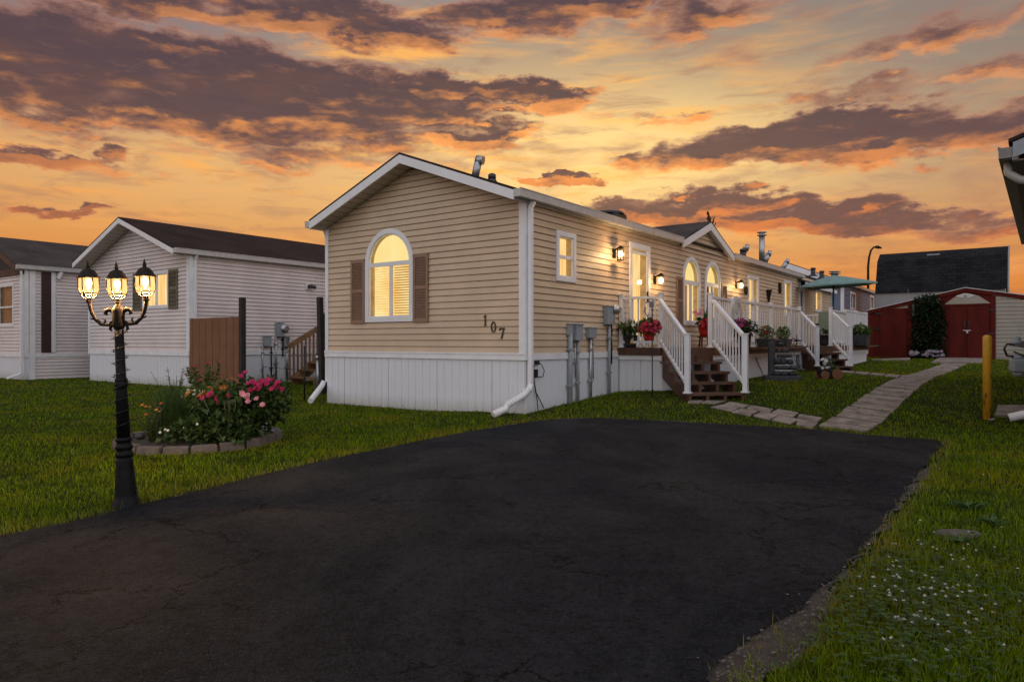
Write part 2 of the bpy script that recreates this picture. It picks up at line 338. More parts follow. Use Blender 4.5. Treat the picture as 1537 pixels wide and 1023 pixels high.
DRIVE = [gp(*p)[:2] for p in ((-260, 905), (0, 808), (100, 788), (190, 766), (330, 731), (420, 709), (500, 690), (580, 674), (650, 660), (710, 648), (760, 640), (800, 634), (830, 631), (862, 629.5), (900, 629), (980, 632), (1050, 636), (1140, 641), (1230, 646), (1300, 654), (1370, 659), (1408, 662), (1414, 667), (1400, 690), (1378, 713), (1352, 750), (1330, 775), (1302, 818), (1268, 852), (1240, 880), (1215, 905), (1180, 932), (1150, 948), (1120, 968), (1085, 992), (1058, 1023))]
DRIVE = [(-9, 1.2)]+DRIVE+[(1.0, 1.2), (1.0, -6), (-9, -6)]
VERGE = [gp(*p)[:2] for p in ((1388, 700), (1393, 709), (1364, 750), (1322, 797), (1290, 843), (1252, 890), (1240, 918), (1228, 958), (1190, 1000), (1130, 1035), (1050, 1035), (1040, 1000), (1130, 940), (1230, 860), (1330, 740))]
PATHL = [gp(*p)[:2] for p in ((1228, 641), (1300, 649), (1452, 546), (1418, 546))]
PATHB = [gp(*p)[:2] for p in ((1060, 603), (1130, 605), (1234, 627), (1232, 645), (1150, 632), (1075, 612))]
PATHF = [gp(*p)[:2] for p in ((1262, 557), (1376, 566), (1376, 569), (1262, 560))]
def inside(P, x, y):
    r = np.zeros(x.shape, bool); n = len(P)
    for i in range(n):
        (x0, y0), (x1, y1) = P[i], P[(i+1) % n]
        if y0 == y1: continue
        k = ((y0 > y) != (y1 > y)) & (x < (x1-x0)*(y-y0)/(y1-y0)+x0); r ^= k
    return r
def wig(pts, amp, step, seed, closed=True):
    r = random.Random(seed); o = []
    for i in range(len(pts) if closed else len(pts)-1):
        a, b = Vector(pts[i]), Vector(pts[(i+1) % len(pts)]); n = max(1, int((b-a).length/step)); d = (b-a); q = Vector((-d.y, d.x)).normalized() if d.length else Vector((0, 0))
        for k in range(n): o.append(tuple(a+d*k/n+q*r.uniform(-amp, amp)))
    return o
def sheet(name, m, P, dz, kind='structure'):        # a filled outline laid over the land
    from mathutils.geometry import delaunay_2d_cdt
    xs = [p[0] for p in P]; ys = [p[1] for p in P]
    pts = [Vector(p) for p in P]; gx = np.arange(min(xs), max(xs), .35); gy = np.arange(min(ys), max(ys), .35)
    X, Y = np.meshgrid(gx, gy); k = inside(P, X, Y); pts += [Vector((a, b)) for a, b in zip(X[k], Y[k])]
    n = len(P); r = delaunay_2d_cdt(pts, [(i, (i+1) % n) for i in range(n)], [], 1, 1e-5)
    me = bpy.data.meshes.new(name); V = [(v.x, v.y, gz(v.x, v.y)+dz) for v in r[0]]
    me.from_pydata(V, [], [tuple(f) for f in r[2]]); me.materials.append(m); o = bpy.data.objects.new(name, me); COL.objects.link(o)
    return tag(o, kind=kind)

# lawn ground: one sheet out to the horizon, finer where the camera stands
def ground():
    def axis(lo, hi, c0, c1, st):
        a = list(np.arange(c0, c1+st/2, st)); d = st
        x = c0
        while x > lo: d *= 1.35; x -= d; a.insert(0, x)
        d = st; x = c1
        while x < hi: d *= 1.35; x += d; a.append(x)
        return np.array(a)
    ax = axis(-1500, 1500, -6, 9, .25); ay = axis(-300, 3000, 1, 26, .25)
    X, Y = np.meshgrid(ax, ay); Z = g(X, Y)
    w = len(ax); V = np.stack([X, Y, Z], -1).reshape(-1, 3)
    fc = [(j*w+i, j*w+i+1, (j+1)*w+i+1, (j+1)*w+i) for j in range(len(ay)-1) for i in range(w-1)]
    m, t, b = base_mat('lawn_soil'); v = t.coord(); n = t.noise(v, 1.1, 6, .6); k = t.noise(v, 45, 4, .7)
    col = t.mix(t.ss(k, .3, .7), (.008, .014, .002), (.03, .042, .006)); col = t.mix(t.ss(n, .5, .75, 0, .6), col, (.075, .075, .018))
    t.put(b.inputs['Base Color'], col); b.inputs['Roughness'].default_value = 1; b.inputs['Specular IOR Level'].default_value = .1
    t.put(b.inputs['Normal'], t.bump(k, .8, .03))
    me = bpy.data.meshes.new('ground'); me.from_pydata(V.tolist(), [], fc); me.materials.append(m); o = bpy.data.objects.new('ground', me); COL.objects.link(o)
    tag(o, kind='structure')
ground()
def asphalt_mat():
    m, t, b = base_mat('asphalt'); v = t.coord()
    fine = t.noise(v, 95, 4, .75); med = t.noise(v, 9, 5, .6); big = t.noise(t.stretch(v, (.8, .5, 1)), 1.2, 6, .66, .6)
    peb = t.vor(v, 95)
    dv = t.n.new('ShaderNodeVectorMath'); dv.operation = 'MULTIPLY_ADD'; t.put(dv.inputs[0], t.noise(v, 3, 5, .7, col=True)); dv.inputs[1].default_value = (.5, .5, .5); t.put(dv.inputs[2], v)
    cr = t.vor(dv.outputs[0], 1.15, 'DISTANCE_TO_EDGE'); cr2 = t.vor(dv.outputs[0], 4.2, 'DISTANCE_TO_EDGE')
    x, y, z = t.sep(v)
    zone = t.ss(t.add(x, t.mul(y, -.35)), -.55, .75)                        # crazed area by the crumbling edge
    crack = t.m('MAXIMUM', t.mul(t.ss(cr, .011, .002), t.ss(t.noise(v, .8, 3), .47, .57)), t.mul(t.mul(t.ss(cr2, .022, .004), zone), t.ss(t.noise(v, 1.9, 4), .42, .6)))
    hole = t.mul(t.ss(t.noise(v, 24, 3, .6), .66, .72), t.ss(big, .4, .62))
    col = t.mix(t.ss(med, .3, .7), (.0074, .0082, .0105), (.0148, .0165, .021)); col = t.mix(t.ss(big, .38, .68, 0, .8), col, (.030, .030, .0325))
    col = t.mix(t.ss(fine, .45, .8, 0, .7), col, (.062, .061, .063)); col = t.mix(t.ss(t.noise(v, 240, 2), .70, .78, 0, .8), col, (.2, .19, .18))
    pit = t.ss(t.noise(v, 34, 4, .72), .50, .36); col = t.mix(t.mul(pit, .75), col, (.0045, .0045, .005)); col = t.mix(t.ss(t.noise(v, 48, 3, .7), .58, .72, 0, .7), col, (.055, .055, .059))
    dark = t.m('MAXIMUM', crack, t.mul(hole, .8)); col = t.mix(dark, col, (.006, .006, .006))
    t.put(b.inputs['Base Color'], col); t.put(b.inputs['Roughness'], t.ss(big, .3, .7, .78, .66)); b.inputs['Specular IOR Level'].default_value = .06
    h = t.sub(t.add(t.mul(peb, .6), t.mul(fine, .7)), t.mul(dark, 2.)); t.put(b.inputs['Normal'], t.bump(h, .9, .016)); return m
DRIVEW = DRIVE[:1]+wig(DRIVE[1:-3], .022, .10, 3, False)+DRIVE[-4:]
sheet('driveway', asphalt_mat(), DRIVEW, .016)
def gravel_mat():
    m, t, b = base_mat('bare_soil'); v = t.coord(); n = t.noise(v, 14, 7, .7); p = t.vor(v, 60, out='Color'); d = t.vor(v, 60)
    col = t.mix(t.ss(n, .3, .7), (.035, .024, .018), (.085, .062, .047)); col = t.mix(t.ss(d, .25, .05, 0, .5), col, t.mix(.92, p, (.13, .105, .088)))
    t.put(b.inputs['Base Color'], col); b.inputs['Roughness'].default_value = 1; t.put(b.inputs['Normal'], t.bump(t.add(d, n), .9, .02)); return m
M['gravel'] = gravel_mat()
sheet('bare_soil', M['gravel'], wig(VERGE, .05, .12, 5), .008)
edge = [Vector(p) for p in DRIVE[1:20]]
sheet('soil_strip', M['gravel'], wig([tuple(p+Vector((.0, -.08))) for p in edge]+[tuple(p+Vector((0, .075+.03*sin(i*2.1)))) for i, p in reversed(list(enumerate(edge)))], .03, .1, 9), .005)

# paths of concrete slabs, gaps grown with grass
def slabs(name, quads, th=.05, up=.028, m=None):
    mb = MB()
    for q in quads: mb.hexa([(x, y, gz(x, y)-th+up) for x, y in q]+[(x, y, gz(x, y)+up+random.uniform(-.004, .006)) for x, y in q])
    return tag(mb.obj(name, m or M['concrete'], bevel=.008), kind='structure')
def lerp2(a, b, k): return (a[0]+(b[0]-a[0])*k, a[1]+(b[1]-a[1])*k)
def ladder(P, n, gap):
    (a, b, c, d) = P; out = []                     # a-b near end, d-c far end
    for i in range(n):
        k0, k1 = i/n+gap/2, (i+1)/n-gap/2; j = random.uniform(-.03, .03)
        q = [lerp2(a, d, k0), lerp2(b, c, k0), lerp2(b, c, k1), lerp2(a, d, k1)]
        out.append([(x+j*.8, y+j*.3) for x, y in q])
    return out
slabs('path', ladder(PATHL, 30, .0085))
br = []
for r_, (p, q) in enumerate((((1062, 603.5), (1128, 606)), ((1131, 606.3), (1181, 616.5)), ((1184, 617.), (1232, 627.5)))):
    pass
def strip(px0, px1, n, skew=.0):
    out = []
    for i in range(n):
        k0, k1 = (i+.06)/n, (i+.94)/n
        a, b, c, d = px0[0], px0[1], px1[0], px1[1]
        f_ = lambda A, B, k: gp(A[0]+(B[0]-A[0])*k, A[1]+(B[1]-A[1])*k)[:2]
        out.append([f_(c, d, k0), f_(c, d, k1), f_(a, b, k1), f_(a, b, k0)])
    return out
br = strip(((1092, 603), (1236, 628)), ((1082, 607), (1230, 634.5)), 4)+strip(((1080, 608.2), (1228, 636)), ((1066, 612), (1222, 644)), 5)+strip(((1030, 601), (1088, 602.5)), ((1028, 605.5), (1076, 607)), 2)
br = [[(x+random.uniform(-.03, .03), y+random.uniform(-.03, .03)) for x, y in q] for q in br]
slabs('path', br, up=.022)
slabs('path', strip(((1262, 557.3), (1376, 566.3)), ((1258, 559.6), (1372, 569.2)), 5), up=.03)
PAD = [gp(*p)[:2] for p in ((1398, 545.5), (1489, 545.5), (1489, 537.5), (1412, 537.5))]
tag(slabs('doorstep_slab', [PAD], up=.05), kind='structure')
slabs('doorstep_slab', [[gp(*p)[:2] for p in ((1308, 541.5), (1366, 541.5), (1366, 538.5), (1310, 538.5))]], up=.05)
# ------------------------------------------------------------------ lawn grass: real blades, sparser and broader with distance
EXC = [DRIVE, PATHB, PATHF]+[[q for q in s] for s in ladder(PATHL, 30, .0085)]+br
def house_rect(x0, x1, y0, y1): return [tuple(loc2w(*p)) for p in ((x0, y0), (x1, y0), (x1, y1), (x0, y1))]
EXC += [house_rect(-4.45, 0, 0, 22), house_rect(-16.2, -10.76, .9, 20), house_rect(-24, -17.9, -.1, 20), house_rect(0, 1.5, 3.2, 15.3), house_rect(1.4, 2.1, 10.2, 15.3), PAD]
def grass():
    n = 620000
    r = 1.9*np.exp(rng.random(n)*np.log(34/1.9)); a = rng.uniform(-.86, .86, n)
    x = r*np.sin(a); y = r*np.cos(a)
    k = np.ones(n, bool)
    for P in EXC: k &= ~inside(P, x, y)
    soil = inside(VERGE, x, y); k &= ~(soil & (rng.random(n) < .86))
    bx = (x+3.5)/.78; by = (y-8.0)/.86; k &= (bx*bx+by*by > 1)
    x, y, r = x[k], y[k], r[k]; n = len(x)
    ed = np.full(n, 9.)                            # distance to the driveway edge: longer, straw-coloured fringe
    for i in range(1, len(DRIVE)-3):
        p, q = np.array(DRIVE[i]), np.array(DRIVE[i+1]); d = q-p; L2 = (d@d)
        tt = np.clip(((x-p[0])*d[0]+(y-p[1])*d[1])/L2, 0, 1); ed = np.minimum(ed, np.hypot(x-p[0]-tt*d[0], y-p[1]-tt*d[1]))
    kk = (ed > .07) | (rng.random(n) < .3); x, y, r, ed = x[kk], y[kk], r[kk], ed[kk]; n = len(x)
    patch = .5+.5*np.sin(x*1.7+1.3*np.sin(y*1.1))*np.sin(y*1.3+np.sin(x*2.3))
    hgt = rng.gamma(6, .0050, n)*(.75+.5*patch); hgt *= np.where((x > .5) & (y < 8), 1.2, .95); hgt *= 1+.6*np.exp(-(ed/.12)**2)
    hgt = np.clip(hgt, .015, .13); wd = np.maximum(.0032, .00085*r)*rng.uniform(.7, 1.3, n)
    th = rng.uniform(0, 2*pi, n); lean = rng.uniform(.15, .95, n)*hgt; dx, dy = np.cos(th), np.sin(th)
    th2 = th+pi/2+rng.uniform(-.6, .6, n); wx, wy = np.cos(th2)*wd/2, np.sin(th2)*wd/2
    z = g(x, y)-.004
    V = np.empty((n, 5, 3))
    V[:, 0] = np.stack([x-wx, y-wy, z], -1); V[:, 1] = np.stack([x+wx, y+wy, z], -1)
    mx, my, mz = x+dx*lean*.35, y+dy*lean*.35, z+hgt*.6
    V[:, 2] = np.stack([mx+wx*.8, my+wy*.8, mz], -1); V[:, 3] = np.stack([mx-wx*.8, my-wy*.8, mz], -1)
    V[:, 4] = np.stack([x+dx*lean, y+dy*lean, z+hgt*.95], -1)
    me = bpy.data.meshes.new('lawn_grass'); me.vertices.add(n*5); me.vertices.foreach_set('co', V.reshape(-1))
    idx = np.arange(n)[:, None]*5; loops = np.concatenate([idx+np.array([[0, 1, 2, 3]]), idx+np.array([[3, 2, 4]])], 1).reshape(-1)
    me.loops.add(n*7); me.loops.foreach_set('vertex_index', loops.astype(np.int32))
    ls = np.stack([np.arange(n)*7, np.arange(n)*7+4], 1).reshape(-1); me.polygons.add(n*2); me.polygons.foreach_set('loop_start', ls.astype(np.int32))
    me.update(calc_edges=True)
    dry = np.clip(.75*np.exp(-(ed/.12)**2)*rng.random(n)*1.5+(rng.random(n) < .05)*.8, 0, 1)
    at = me.attributes.new('dry', 'FLOAT', 'POINT'); at.data.foreach_set('value', np.repeat(dry, 5).astype(np.float32))
    at = me.attributes.new('vary', 'FLOAT', 'POINT'); at.data.foreach_set('value', np.repeat(rng.random(n), 5).astype(np.float32))
    m, t, b = base_mat('grass_blades'); v = t.coord()
    def attr(nm):
        q = t.n.new('ShaderNodeAttribute'); q.attribute_name = nm; return q.outputs['Fac']
    col = t.mix(attr('vary'), (.044, .085, .003), (.215, .325, .010)); col = t.mix(t.ss(t.noise(v, .8, 5, .65), .42, .68, 0, .75), col, (.27, .25, .008)); col = t.mix(t.ss(t.noise(v, 2.6, 4, .6), .50, .70, 0, .75), col, (.030, .058, .003))
    col = t.mix(attr('dry'), col, (.27, .21, .06))
    t.put(b.inputs['Base Color'], col); b.inputs['Roughness'].default_value = .7; b.inputs['Specular IOR Level'].default_value = .04
    tr = t.n.new('ShaderNodeBsdfTranslucent'); t.put(tr.inputs[0], col); mx_ = t.n.new('ShaderNodeMixShader'); mx_.inputs[0].default_value = .42
    o_ = m.node_tree.nodes['Material Output']; t.l.new(b.outputs[0], mx_.inputs[1]); t.l.new(tr.outputs[0], mx_.inputs[2]); t.l.new(mx_.outputs[0], o_.inputs[0])
    me.materials.append(m); o = bpy.data.objects.new('lawn_grass', me); COL.objects.link(o)
    tag(o, 'short green lawn grass growing round the driveway', 'grass', kind='stuff')
grass()
# ------------------------------------------------------------------ house kit
gable = lambda a, z, o: (a, -o, z)                  # the end wall of a home, facing its own -y
side = lambda a, z, o: (o, a, z)                    # its long wall, facing its own +x
back = lambda w: (lambda a, z, o: (-w-o, a, z))
def siding(mb, T, z0, z1, step, xr, holes=(), out=.019):
    nz = int(math.ceil((z1-z0)/step-1e-6)); jr = random.Random(11)
    for k in range(nz):
        zl, zh = z0+k*step, min(z1, z0+(k+1)*step); cuts = {zl, zh}
        for h in holes:
            for q in (h['z0'], h['z1'], h.get('zs')):
                if q and zl < q < zh: cuts.add(q)
            if h.get('zs') and zh > h['zs'] and zl < h['z1']:
                for j in range(1, 4): cuts.add(zl+(zh-zl)*j/4)
        cs = sorted(cuts); oo = lambda z: out-(out-.002)*(z-zl)/step
        for a, b in zip(cs, cs[1:]):
            iv = []; (la, ra), (lb, rb) = xr(a), xr(b)
            for h in holes:
                if h['z0'] <= (a+b)/2 <= h['z1']:
                    hw, c = (h['a1']-h['a0'])/2, (h['a0']+h['a1'])/2
                    if h.get('zs') and b > h['zs']:
                        q = (b-h['zs'])/(h['z1']-h['zs']); hw *= sqrt(max(0, 1-q*q))
                    if hw > .004: iv.append((c-hw, c+hw))
            iv.sort(); segs = []; L0, L1 = la, lb
            for u, v in iv: segs.append((L0, L1, u, u)); L0 = L1 = v
            segs.append((L0, L1, ra, rb))
            for p0, p1, q0, q1 in segs:
                if q0-p0 < .001 and q1-p1 < .001: continue
                top = abs(b-zh) < 1e-6; bm = b-min(.013, (b-a)*.6) if top else b; f_ = (bm-a)/(b-a); pm, qm = p0+(p1-p0)*f_, q0+(q1-q0)*f_
                L_ = q0-p0; js = sorted(p0+L_*j for j in ((jr.uniform(.15, .45), jr.uniform(.55, .85)) if L_ > 7 else (jr.uniform(.25, .75),) if L_ > 3.2 and jr.random() < .6 else ()))
                if abs(p0-p1)+abs(q0-q1) > .001: js = []
                for e0_, e1_, dl_ in [(u_, v_, (.0018 if i_ % 2 else 0)) for i_, (u_, v_) in enumerate(zip([p0]+js, js+[q0]))]:
                    mb.poly([T(e0_, a, oo(a)+dl_), T(e1_, a, oo(a)+dl_), T(qm if e1_ == q0 else e1_, bm, oo(bm)+dl_+.002), T(pm if e0_ == p0 else e0_, bm, oo(bm)+dl_+.002)])
                if top:
                    mb.poly([T(pm, bm, oo(bm)+.002), T(qm, bm, oo(bm)+.002), T(qm, bm, -.012), T(pm, bm, -.012)])
                    mb.poly([T(pm, bm, -.012), T(qm, bm, -.012), T(q1, b, -.012), T(p1, b, -.012)])
                if a == zl: mb.poly([T(p0, a, -.012), T(q0, a, -.012), T(q0, a, oo(a)), T(p0, a, oo(a))])
def skirting(mb, T, a0, a1, z0, z1, pitch=.16, o=0.):
    a = a0
    while a < a1-.01:
        b = min(a1, a+pitch); gq = min(.016, (b-a)/3)
        mb.poly([T(a+gq, z0, o+.007), T(b, z0, o+.007), T(b, z1, o+.007), T(a+gq, z1, o+.007)])
        dp_ = -.003 if int(round((a-a0)/pitch)) % 7 == 3 else .001; mb.poly([T(a, z0, o+dp_), T(a+gq, z0, o+.007), T(a+gq, z1, o+.007), T(a, z1, o+dp_)])
        mb.poly([T(b, z0, o+.007), T(b, z0, o+.0), T(b, z1, o+.0), T(b, z1, o+.007)]); a = b
def arc(a0, a1, z0, zs, z1, n=18):
    c, r = (a0+a1)/2, (a1-a0)/2
    return [(a0, z0), (a1, z0), (a1, zs)]+[(c+r*cos(pi*k/n), zs+(z1-zs)*sin(pi*k/n)) for k in range(1, n)]+[(a0, zs)]
def rect(a0, a1, z0, z1): return [(a0, z0), (a1, z0), (a1, z1), (a0, z1)]
def ring(mb, T, A, B, o0, o1):
    n = len(A)
    for k in range(n):
        j = (k+1) % n
        mb.poly([T(*A[k], o1), T(*A[j], o1), T(*B[j], o1), T(*B[k], o1)])
        mb.poly([T(*A[k], o0), T(*A[j], o0), T(*A[j], o1), T(*A[k], o1)])
        mb.poly([T(*B[k], o0), T(*B[k], o1), T(*B[j], o1), T(*B[j], o0)])
def sort2(a, b): return (min(a, b), max(a, b))
def window(home, T, a0, a1, z0, z1, zs=None, fw=.075, bars=(), lit='curtain', blind=None, casing='white', proud=.035, name='window', deep=.11, glass='glass', extra=None):
    a0, a1 = sort2(a0, a1); z0, z1 = sort2(z0, z1); mk = (lambda d: arc(a0+d, a1-d, z0+d, zs, z1-d)) if zs else (lambda d: rect(a0+d, a1-d, z0+d, z1-d))
    mb = MB(); ring(mb, T, mk(0), mk(fw), .002, proud); ring(mb, T, mk(fw), mk(fw+.018), -.01, proud-.018)
    for kind, q, w in bars:
        if kind == 'h': mb.box(a0+fw, a1-fw, q-w/2, q+w/2, -.02, proud-.012, lambda x, y, z: T(x, y, z))
        else: mb.box(q[0]-w/2, q[0]+w/2, q[1], q[2], -.025, proud-.016, lambda x, y, z: T(x, y, z))
    f = mb.obj(name, M[casing], home)
    r = MB(); A = mk(fw+.01)
    for k in range(len(A)):
        j = (k+1) % len(A); r.poly([T(*A[k], -deep), T(*A[j], -deep), T(*A[j], -.005), T(*A[k], -.005)])
    r.obj('reveal', M['reveal'], f)
    p = MB(); p.poly([T(a, z, -.03) for a, z in mk(fw)]); p.obj('pane', M[glass], f)
    c = MB(); c.poly([T(a, z, -deep) for a, z in mk(fw-.01)]); c.obj('curtain' if 'curtain' in lit else 'lit_room', M[lit], f)
    if blind:
        bl = MB(); (u0, u1, w0, w1, st, tl) = blind; z = w0
        while z < w1: bl.poly([T(u0, z, -.075), T(u1, z, -.075), T(u1, z+tl, -.055), T(u0, z+tl, -.055)]); z += st
        bl.obj('blind', M['slat'], f)
    return f, dict(a0=a0+fw*.5, a1=a1-fw*.5, z0=z0+fw*.5, z1=z1-fw*.5, zs=zs)
def shutter(home, T, a0, a1, z0, z1, m='shutter'):
    a0, a1 = sort2(a0, a1); z0, z1 = sort2(z0, z1); mb = MB(); B = lambda *q: mb.box(*q, T)
    w = .045; zm = (z0+z1)/2-.02
    B(a0, a0+w, z0, z1, .016, .045); B(a1-w, a1, z0, z1, .016, .045); B(a0+w, a1-w, z0, z0+.06, .016, .043); B(a0+w, a1-w, z1-.06, z1, .016, .043); B(a0+w, a1-w, zm, zm+.06, .016, .043)
    B(a0+w, a1-w, z0+.06, z1-.06, .016, .020)
    z = z0+.065
    while z < z1-.08:
        if not zm-.02 < z < zm+.06: mb.poly([T(a0+w, z, .040), T(a1-w, z, .040), T(a1-w, z+.022, .022), T(a0+w, z+.022, .022)])
        z += .026
    return mb.obj('shutter', M[m], home)
def roofing(home, W_, y0, y1, ze, zr, over=.06, m='shingle', th=.035, name='roof'):
    k = (zr-ze)/(W_/2+over); mb = MB(); xr_ = -W_/2
    for sx in (1, -1):
        xe = xr_+sx*(W_/2+over)
        mb.hexa([(xr_, y0, zr), (xe, y0, ze), (xe, y1, ze), (xr_, y1, zr), (xr_, y0, zr+th), (xe, y0, ze+th), (xe, y1, ze+th), (xr_, y1, zr+th)] if sx > 0 else
                [(xe, y0, ze), (xr_, y0, zr), (xr_, y1, zr), (xe, y1, ze), (xe, y0, ze+th), (xr_, y0, zr+th), (xr_, y1, zr+th), (xe, y1, ze+th)])
    return mb.obj(name, M[m], home)
def rake(home, W_, y, ze, zr, over=.06, h=.14, t=.03, m='white'):
    mb = MB(); xr_ = -W_/2
    for sx in (1, -1):
        xe = xr_+sx*(W_/2+over); q = [(xr_, y, zr-h), (xe, y, ze-h), (xe, y+t, ze-h), (xr_, y+t, zr-h), (xr_, y, zr), (xe, y, ze), (xe, y+t, ze), (xr_, y+t, zr)]
        if sx < 0: q = [q[1], q[0], q[3], q[2], q[5], q[4], q[7], q[6]]
        mb.hexa(q)
    return mb.obj('fascia', M[m], home)
def soffit(home, W_, y0, y1, ze, zr, over=.06, h=.12):
    mb = MB(); xr_ = -W_/2
    for sx in (1, -1):
        xe = xr_+sx*(W_/2+over); n = 14
        for k in range(n):
            p, q = k/n, (k+.9)/n; x_ = lambda f: xr_+(xe-xr_)*f; z_ = lambda f: zr+(ze-zr)*f-h
            mb.poly([(x_(p), y0, z_(p)), (x_(q), y0, z_(q)), (x_(q), y1, z_(q)), (x_(p), y1, z_(p))])
            q2 = (k+1)/n; mb.poly([(x_(q), y0, z_(q)+.006), (x_(q2), y0, z_(q2)+.006), (x_(q2), y1, z_(q2)+.006), (x_(q), y1, z_(q)+.006)])
    return mb.obj('soffit', M['soffit'], home)
def gutter(home, x, y0, y1, z, sx=1, m='gutter', w=.11, h=.11):
    mb = MB(); X = lambda d: x+sx*d
    for a, b, c, d in ((0, w, z, z+.006), (w-.006, w, z+.006, z+h), (w-.02, w+.008, z+h, z+h+.012), (0, .006, z+.006, z+h)):
        mb.box(X(a), X(b), y0, y1, c, d)
    for y in (y0, y1-.006): mb.box(X(.006), X(w-.006), y, y+.006, z+.006, z+h)
    mb.box(X(-.05), X(-.002), y0, y1, z-.03, z+h)
    return mb.obj('gutter', M[m], home)
def downspout(home, pts, r=.036, m='white'):
    mb = MB()
    for a, b in zip(pts, pts[1:]): mb.bar(a, Vector(b)+(Vector(b)-Vector(a)).normalized()*.012, r*1.7, r*2)
    return mb.obj('downspout', M[m], home, bevel=.006)
def wall_lamp(home, x, y, z, style='jar', power=9, r=.05):
    mb = MB(); mb.box(x-.14, x-.12, y-.05, y+.05, z-.06, z+.1); mb.bar((x-.12, y, z+.08), (x, y, z+.13), .022)
    mb.lathe([(.075, .08), (.062, .11), (.03, .135), (.012, .15)], (x, y, z), 14)
    if style == 'jar':
        for k in range(6): a = pi/3*k; mb.bar((x+.062*cos(a), y+.062*sin(a), z-.11), (x+.066*cos(a), y+.066*sin(a), z+.09), .009)
        mb.lathe([(.03, -.125), (.066, -.118), (.066, -.104), (.03, -.10)], (x, y, z), 14)
    o = mb.obj('wall_lamp', M['bronze'], home); b = MB(); b.ball((x, y, z), .042 if style == 'jar' else .05, 8, 1.3); b.obj('bulb', M['bulbs' if style != 'jar' else 'bulb'], o)
    if style == 'jar': q = MB(); q.lathe([(.05, -.10), (.058, -.02), (.055, .08)], (x, y, z), 14); q.obj('lamp_glass', M['glass'], o)
    lamp('lamp_light', (x+.10, y, z-.01), power, r=.05, parent=o); return o
def meter(home, T, a, z0, z1, w, d=.09, dial=None, pipes=(), o=.016):
    mb = MB(); mb.box(a-w/2, a+w/2, z0, z1, o, o+d, T); mb.box(a-w/2-.008, a+w/2+.008, z1-.02, z1+.006, o, o+d+.015, T); m = mb.obj('meter_box', M['greybox'], home, bevel=.008)
    if dial:
        q = MB(); A, Z, R = dial; c = T(A, Z, 0); e = T(A, Z, 1); dirv = Vector(e)-Vector(c)
        q.tube([Vector(c)+dirv*(o+d), Vector(c)+dirv*(o+d+.03), Vector(c)+dirv*(o+d+.032), Vector(c)+dirv*(o+d+.09), Vector(c)+dirv*(o+d+.10)], [R*1.15, R*1.15, R*.9, R*.85, R*.6], 16); q.obj('meter_dial', M['galv'], m)
    for (pa, p0, p1, r, mm) in pipes:
        q = MB(); q.tube([T(pa, p0, o+.04), T(pa, p1, o+.04)], r, 10)
        for zz in (p0*.65+p1*.35, p0*.2+p1*.8): q.box(pa-r*1.8, pa+r*1.8, zz, zz+.03, o-.01, o+.04+r*1.05, T)
        q.obj('conduit', M[mm], m)
    return m
def vent(home, p, top, r=.06, m='galv', cap='hood', lean=.0):
    mb = MB(); t = (p[0]+lean, p[1], top); mb.tube([p, t], r, 14)
    if cap == 'hood':
        d = Vector((.07, .02, -.015)); mb.tube([Vector(t)-d*.5, Vector(t)+d*1.1], r*1.12, 12)
    elif cap == 'rain':
        for k in (0, .09): mb.lathe([(r*.9, k), (r*1.7, k+.01), (r*1.7, k+.03), (r*.9, k+.05)], t, 14)
        mb.tube([t, (t[0], t[1], top+.1)], r*.95, 12)
    else: mb.lathe([(r*1.25, -.03), (r*1.25, .04), (r*.6, .06)], t, 12); mb.lathe([(r*2.2, 0), (r*1.3, .06), (r, .1)], p, 12)
    return mb.obj('roof_vent', M[m], home)

# ------------------------------------------------------------------ the beige home
home = empty('mobile_home', (*C0, 0), -TH, label='beige mobile home with white skirting, arched lit windows and number 107', cat='mobile home')
WD, EV, RG, OV, SK, TZ = 4.45, 3.30, 4.16, .36, .855, .955
LEN, LEN2 = 15.75, 20.3
kslope = (RG-EV)/(WD/2+.06)
S = lambda x, y, o=0.: sd_(x, y, o); G = lambda x, y, o=0.: gb_(x, y, o)
# windows first: they cut the siding
gh = []; sh = []
a0, _ = G(549.9, 480); a1, _ = G(621.5, 480); z0 = (G(549.9, 483.7)[1]+G(621.6, 482)[1])/2; z1 = G(589.7, 342.5)[1]; zt = G(586, 396)[1]; am = G(587, 440)[0]
zs = z1-(a1-a0)/2
f, h = window(home, gable, a0, a1, z0, z1, zs, .085, (('h', zt, .07), ('v', (am, z0+.08, zt), .05)), 'blindlit', (am+.01, a1-.09, z0+.1, zt-.04, .043, .014)); gh.append(h)
b = MB(); z = z0+.1
while z < zt-.05: b.poly([gable(a0+.1, z, -.075), gable(am-.02, z, -.075), gable(am-.02, z+.004, -.07), gable(a0+.1, z+.004, -.07)]); z += .043
b.obj('blind', M['slat'], f)
c = MB(); c.poly([gable(a, z, -.085) for a, z in arc(a0+.09, a1-.09, zt, max(zs, zt+.01), z1-.09)]); c.obj('arch_shade', M['arch'], f)
zA = (G(529, 390.5)[1]+G(644.5, 381)[1])/2; zB = (G(529, 485.8)[1]+G(644.5, 482.8)[1])/2
shutter(home, gable, G(529, 440)[0], a0-.012, zB, zA); shutter(home, gable, a1+.012, G(644.6, 440)[0], zB, zA)
def swin(x0, x1, yt, yb, xm=None, **k):
    t0, t1 = S(x0, 430)[0], S(x1, 430)[0]; xm = xm or (x0+x1)/2
    return t0, t1, S(xm, yb)[1], S(xm, yt)[1]
q = swin(833.5, 862.5, 348.7, 422.6); zm = S(848, 386.5)[1]
f, h = window(home, side, *q, None, .075, (('h', zm, .05),), 'curtain'); sh.append(h)
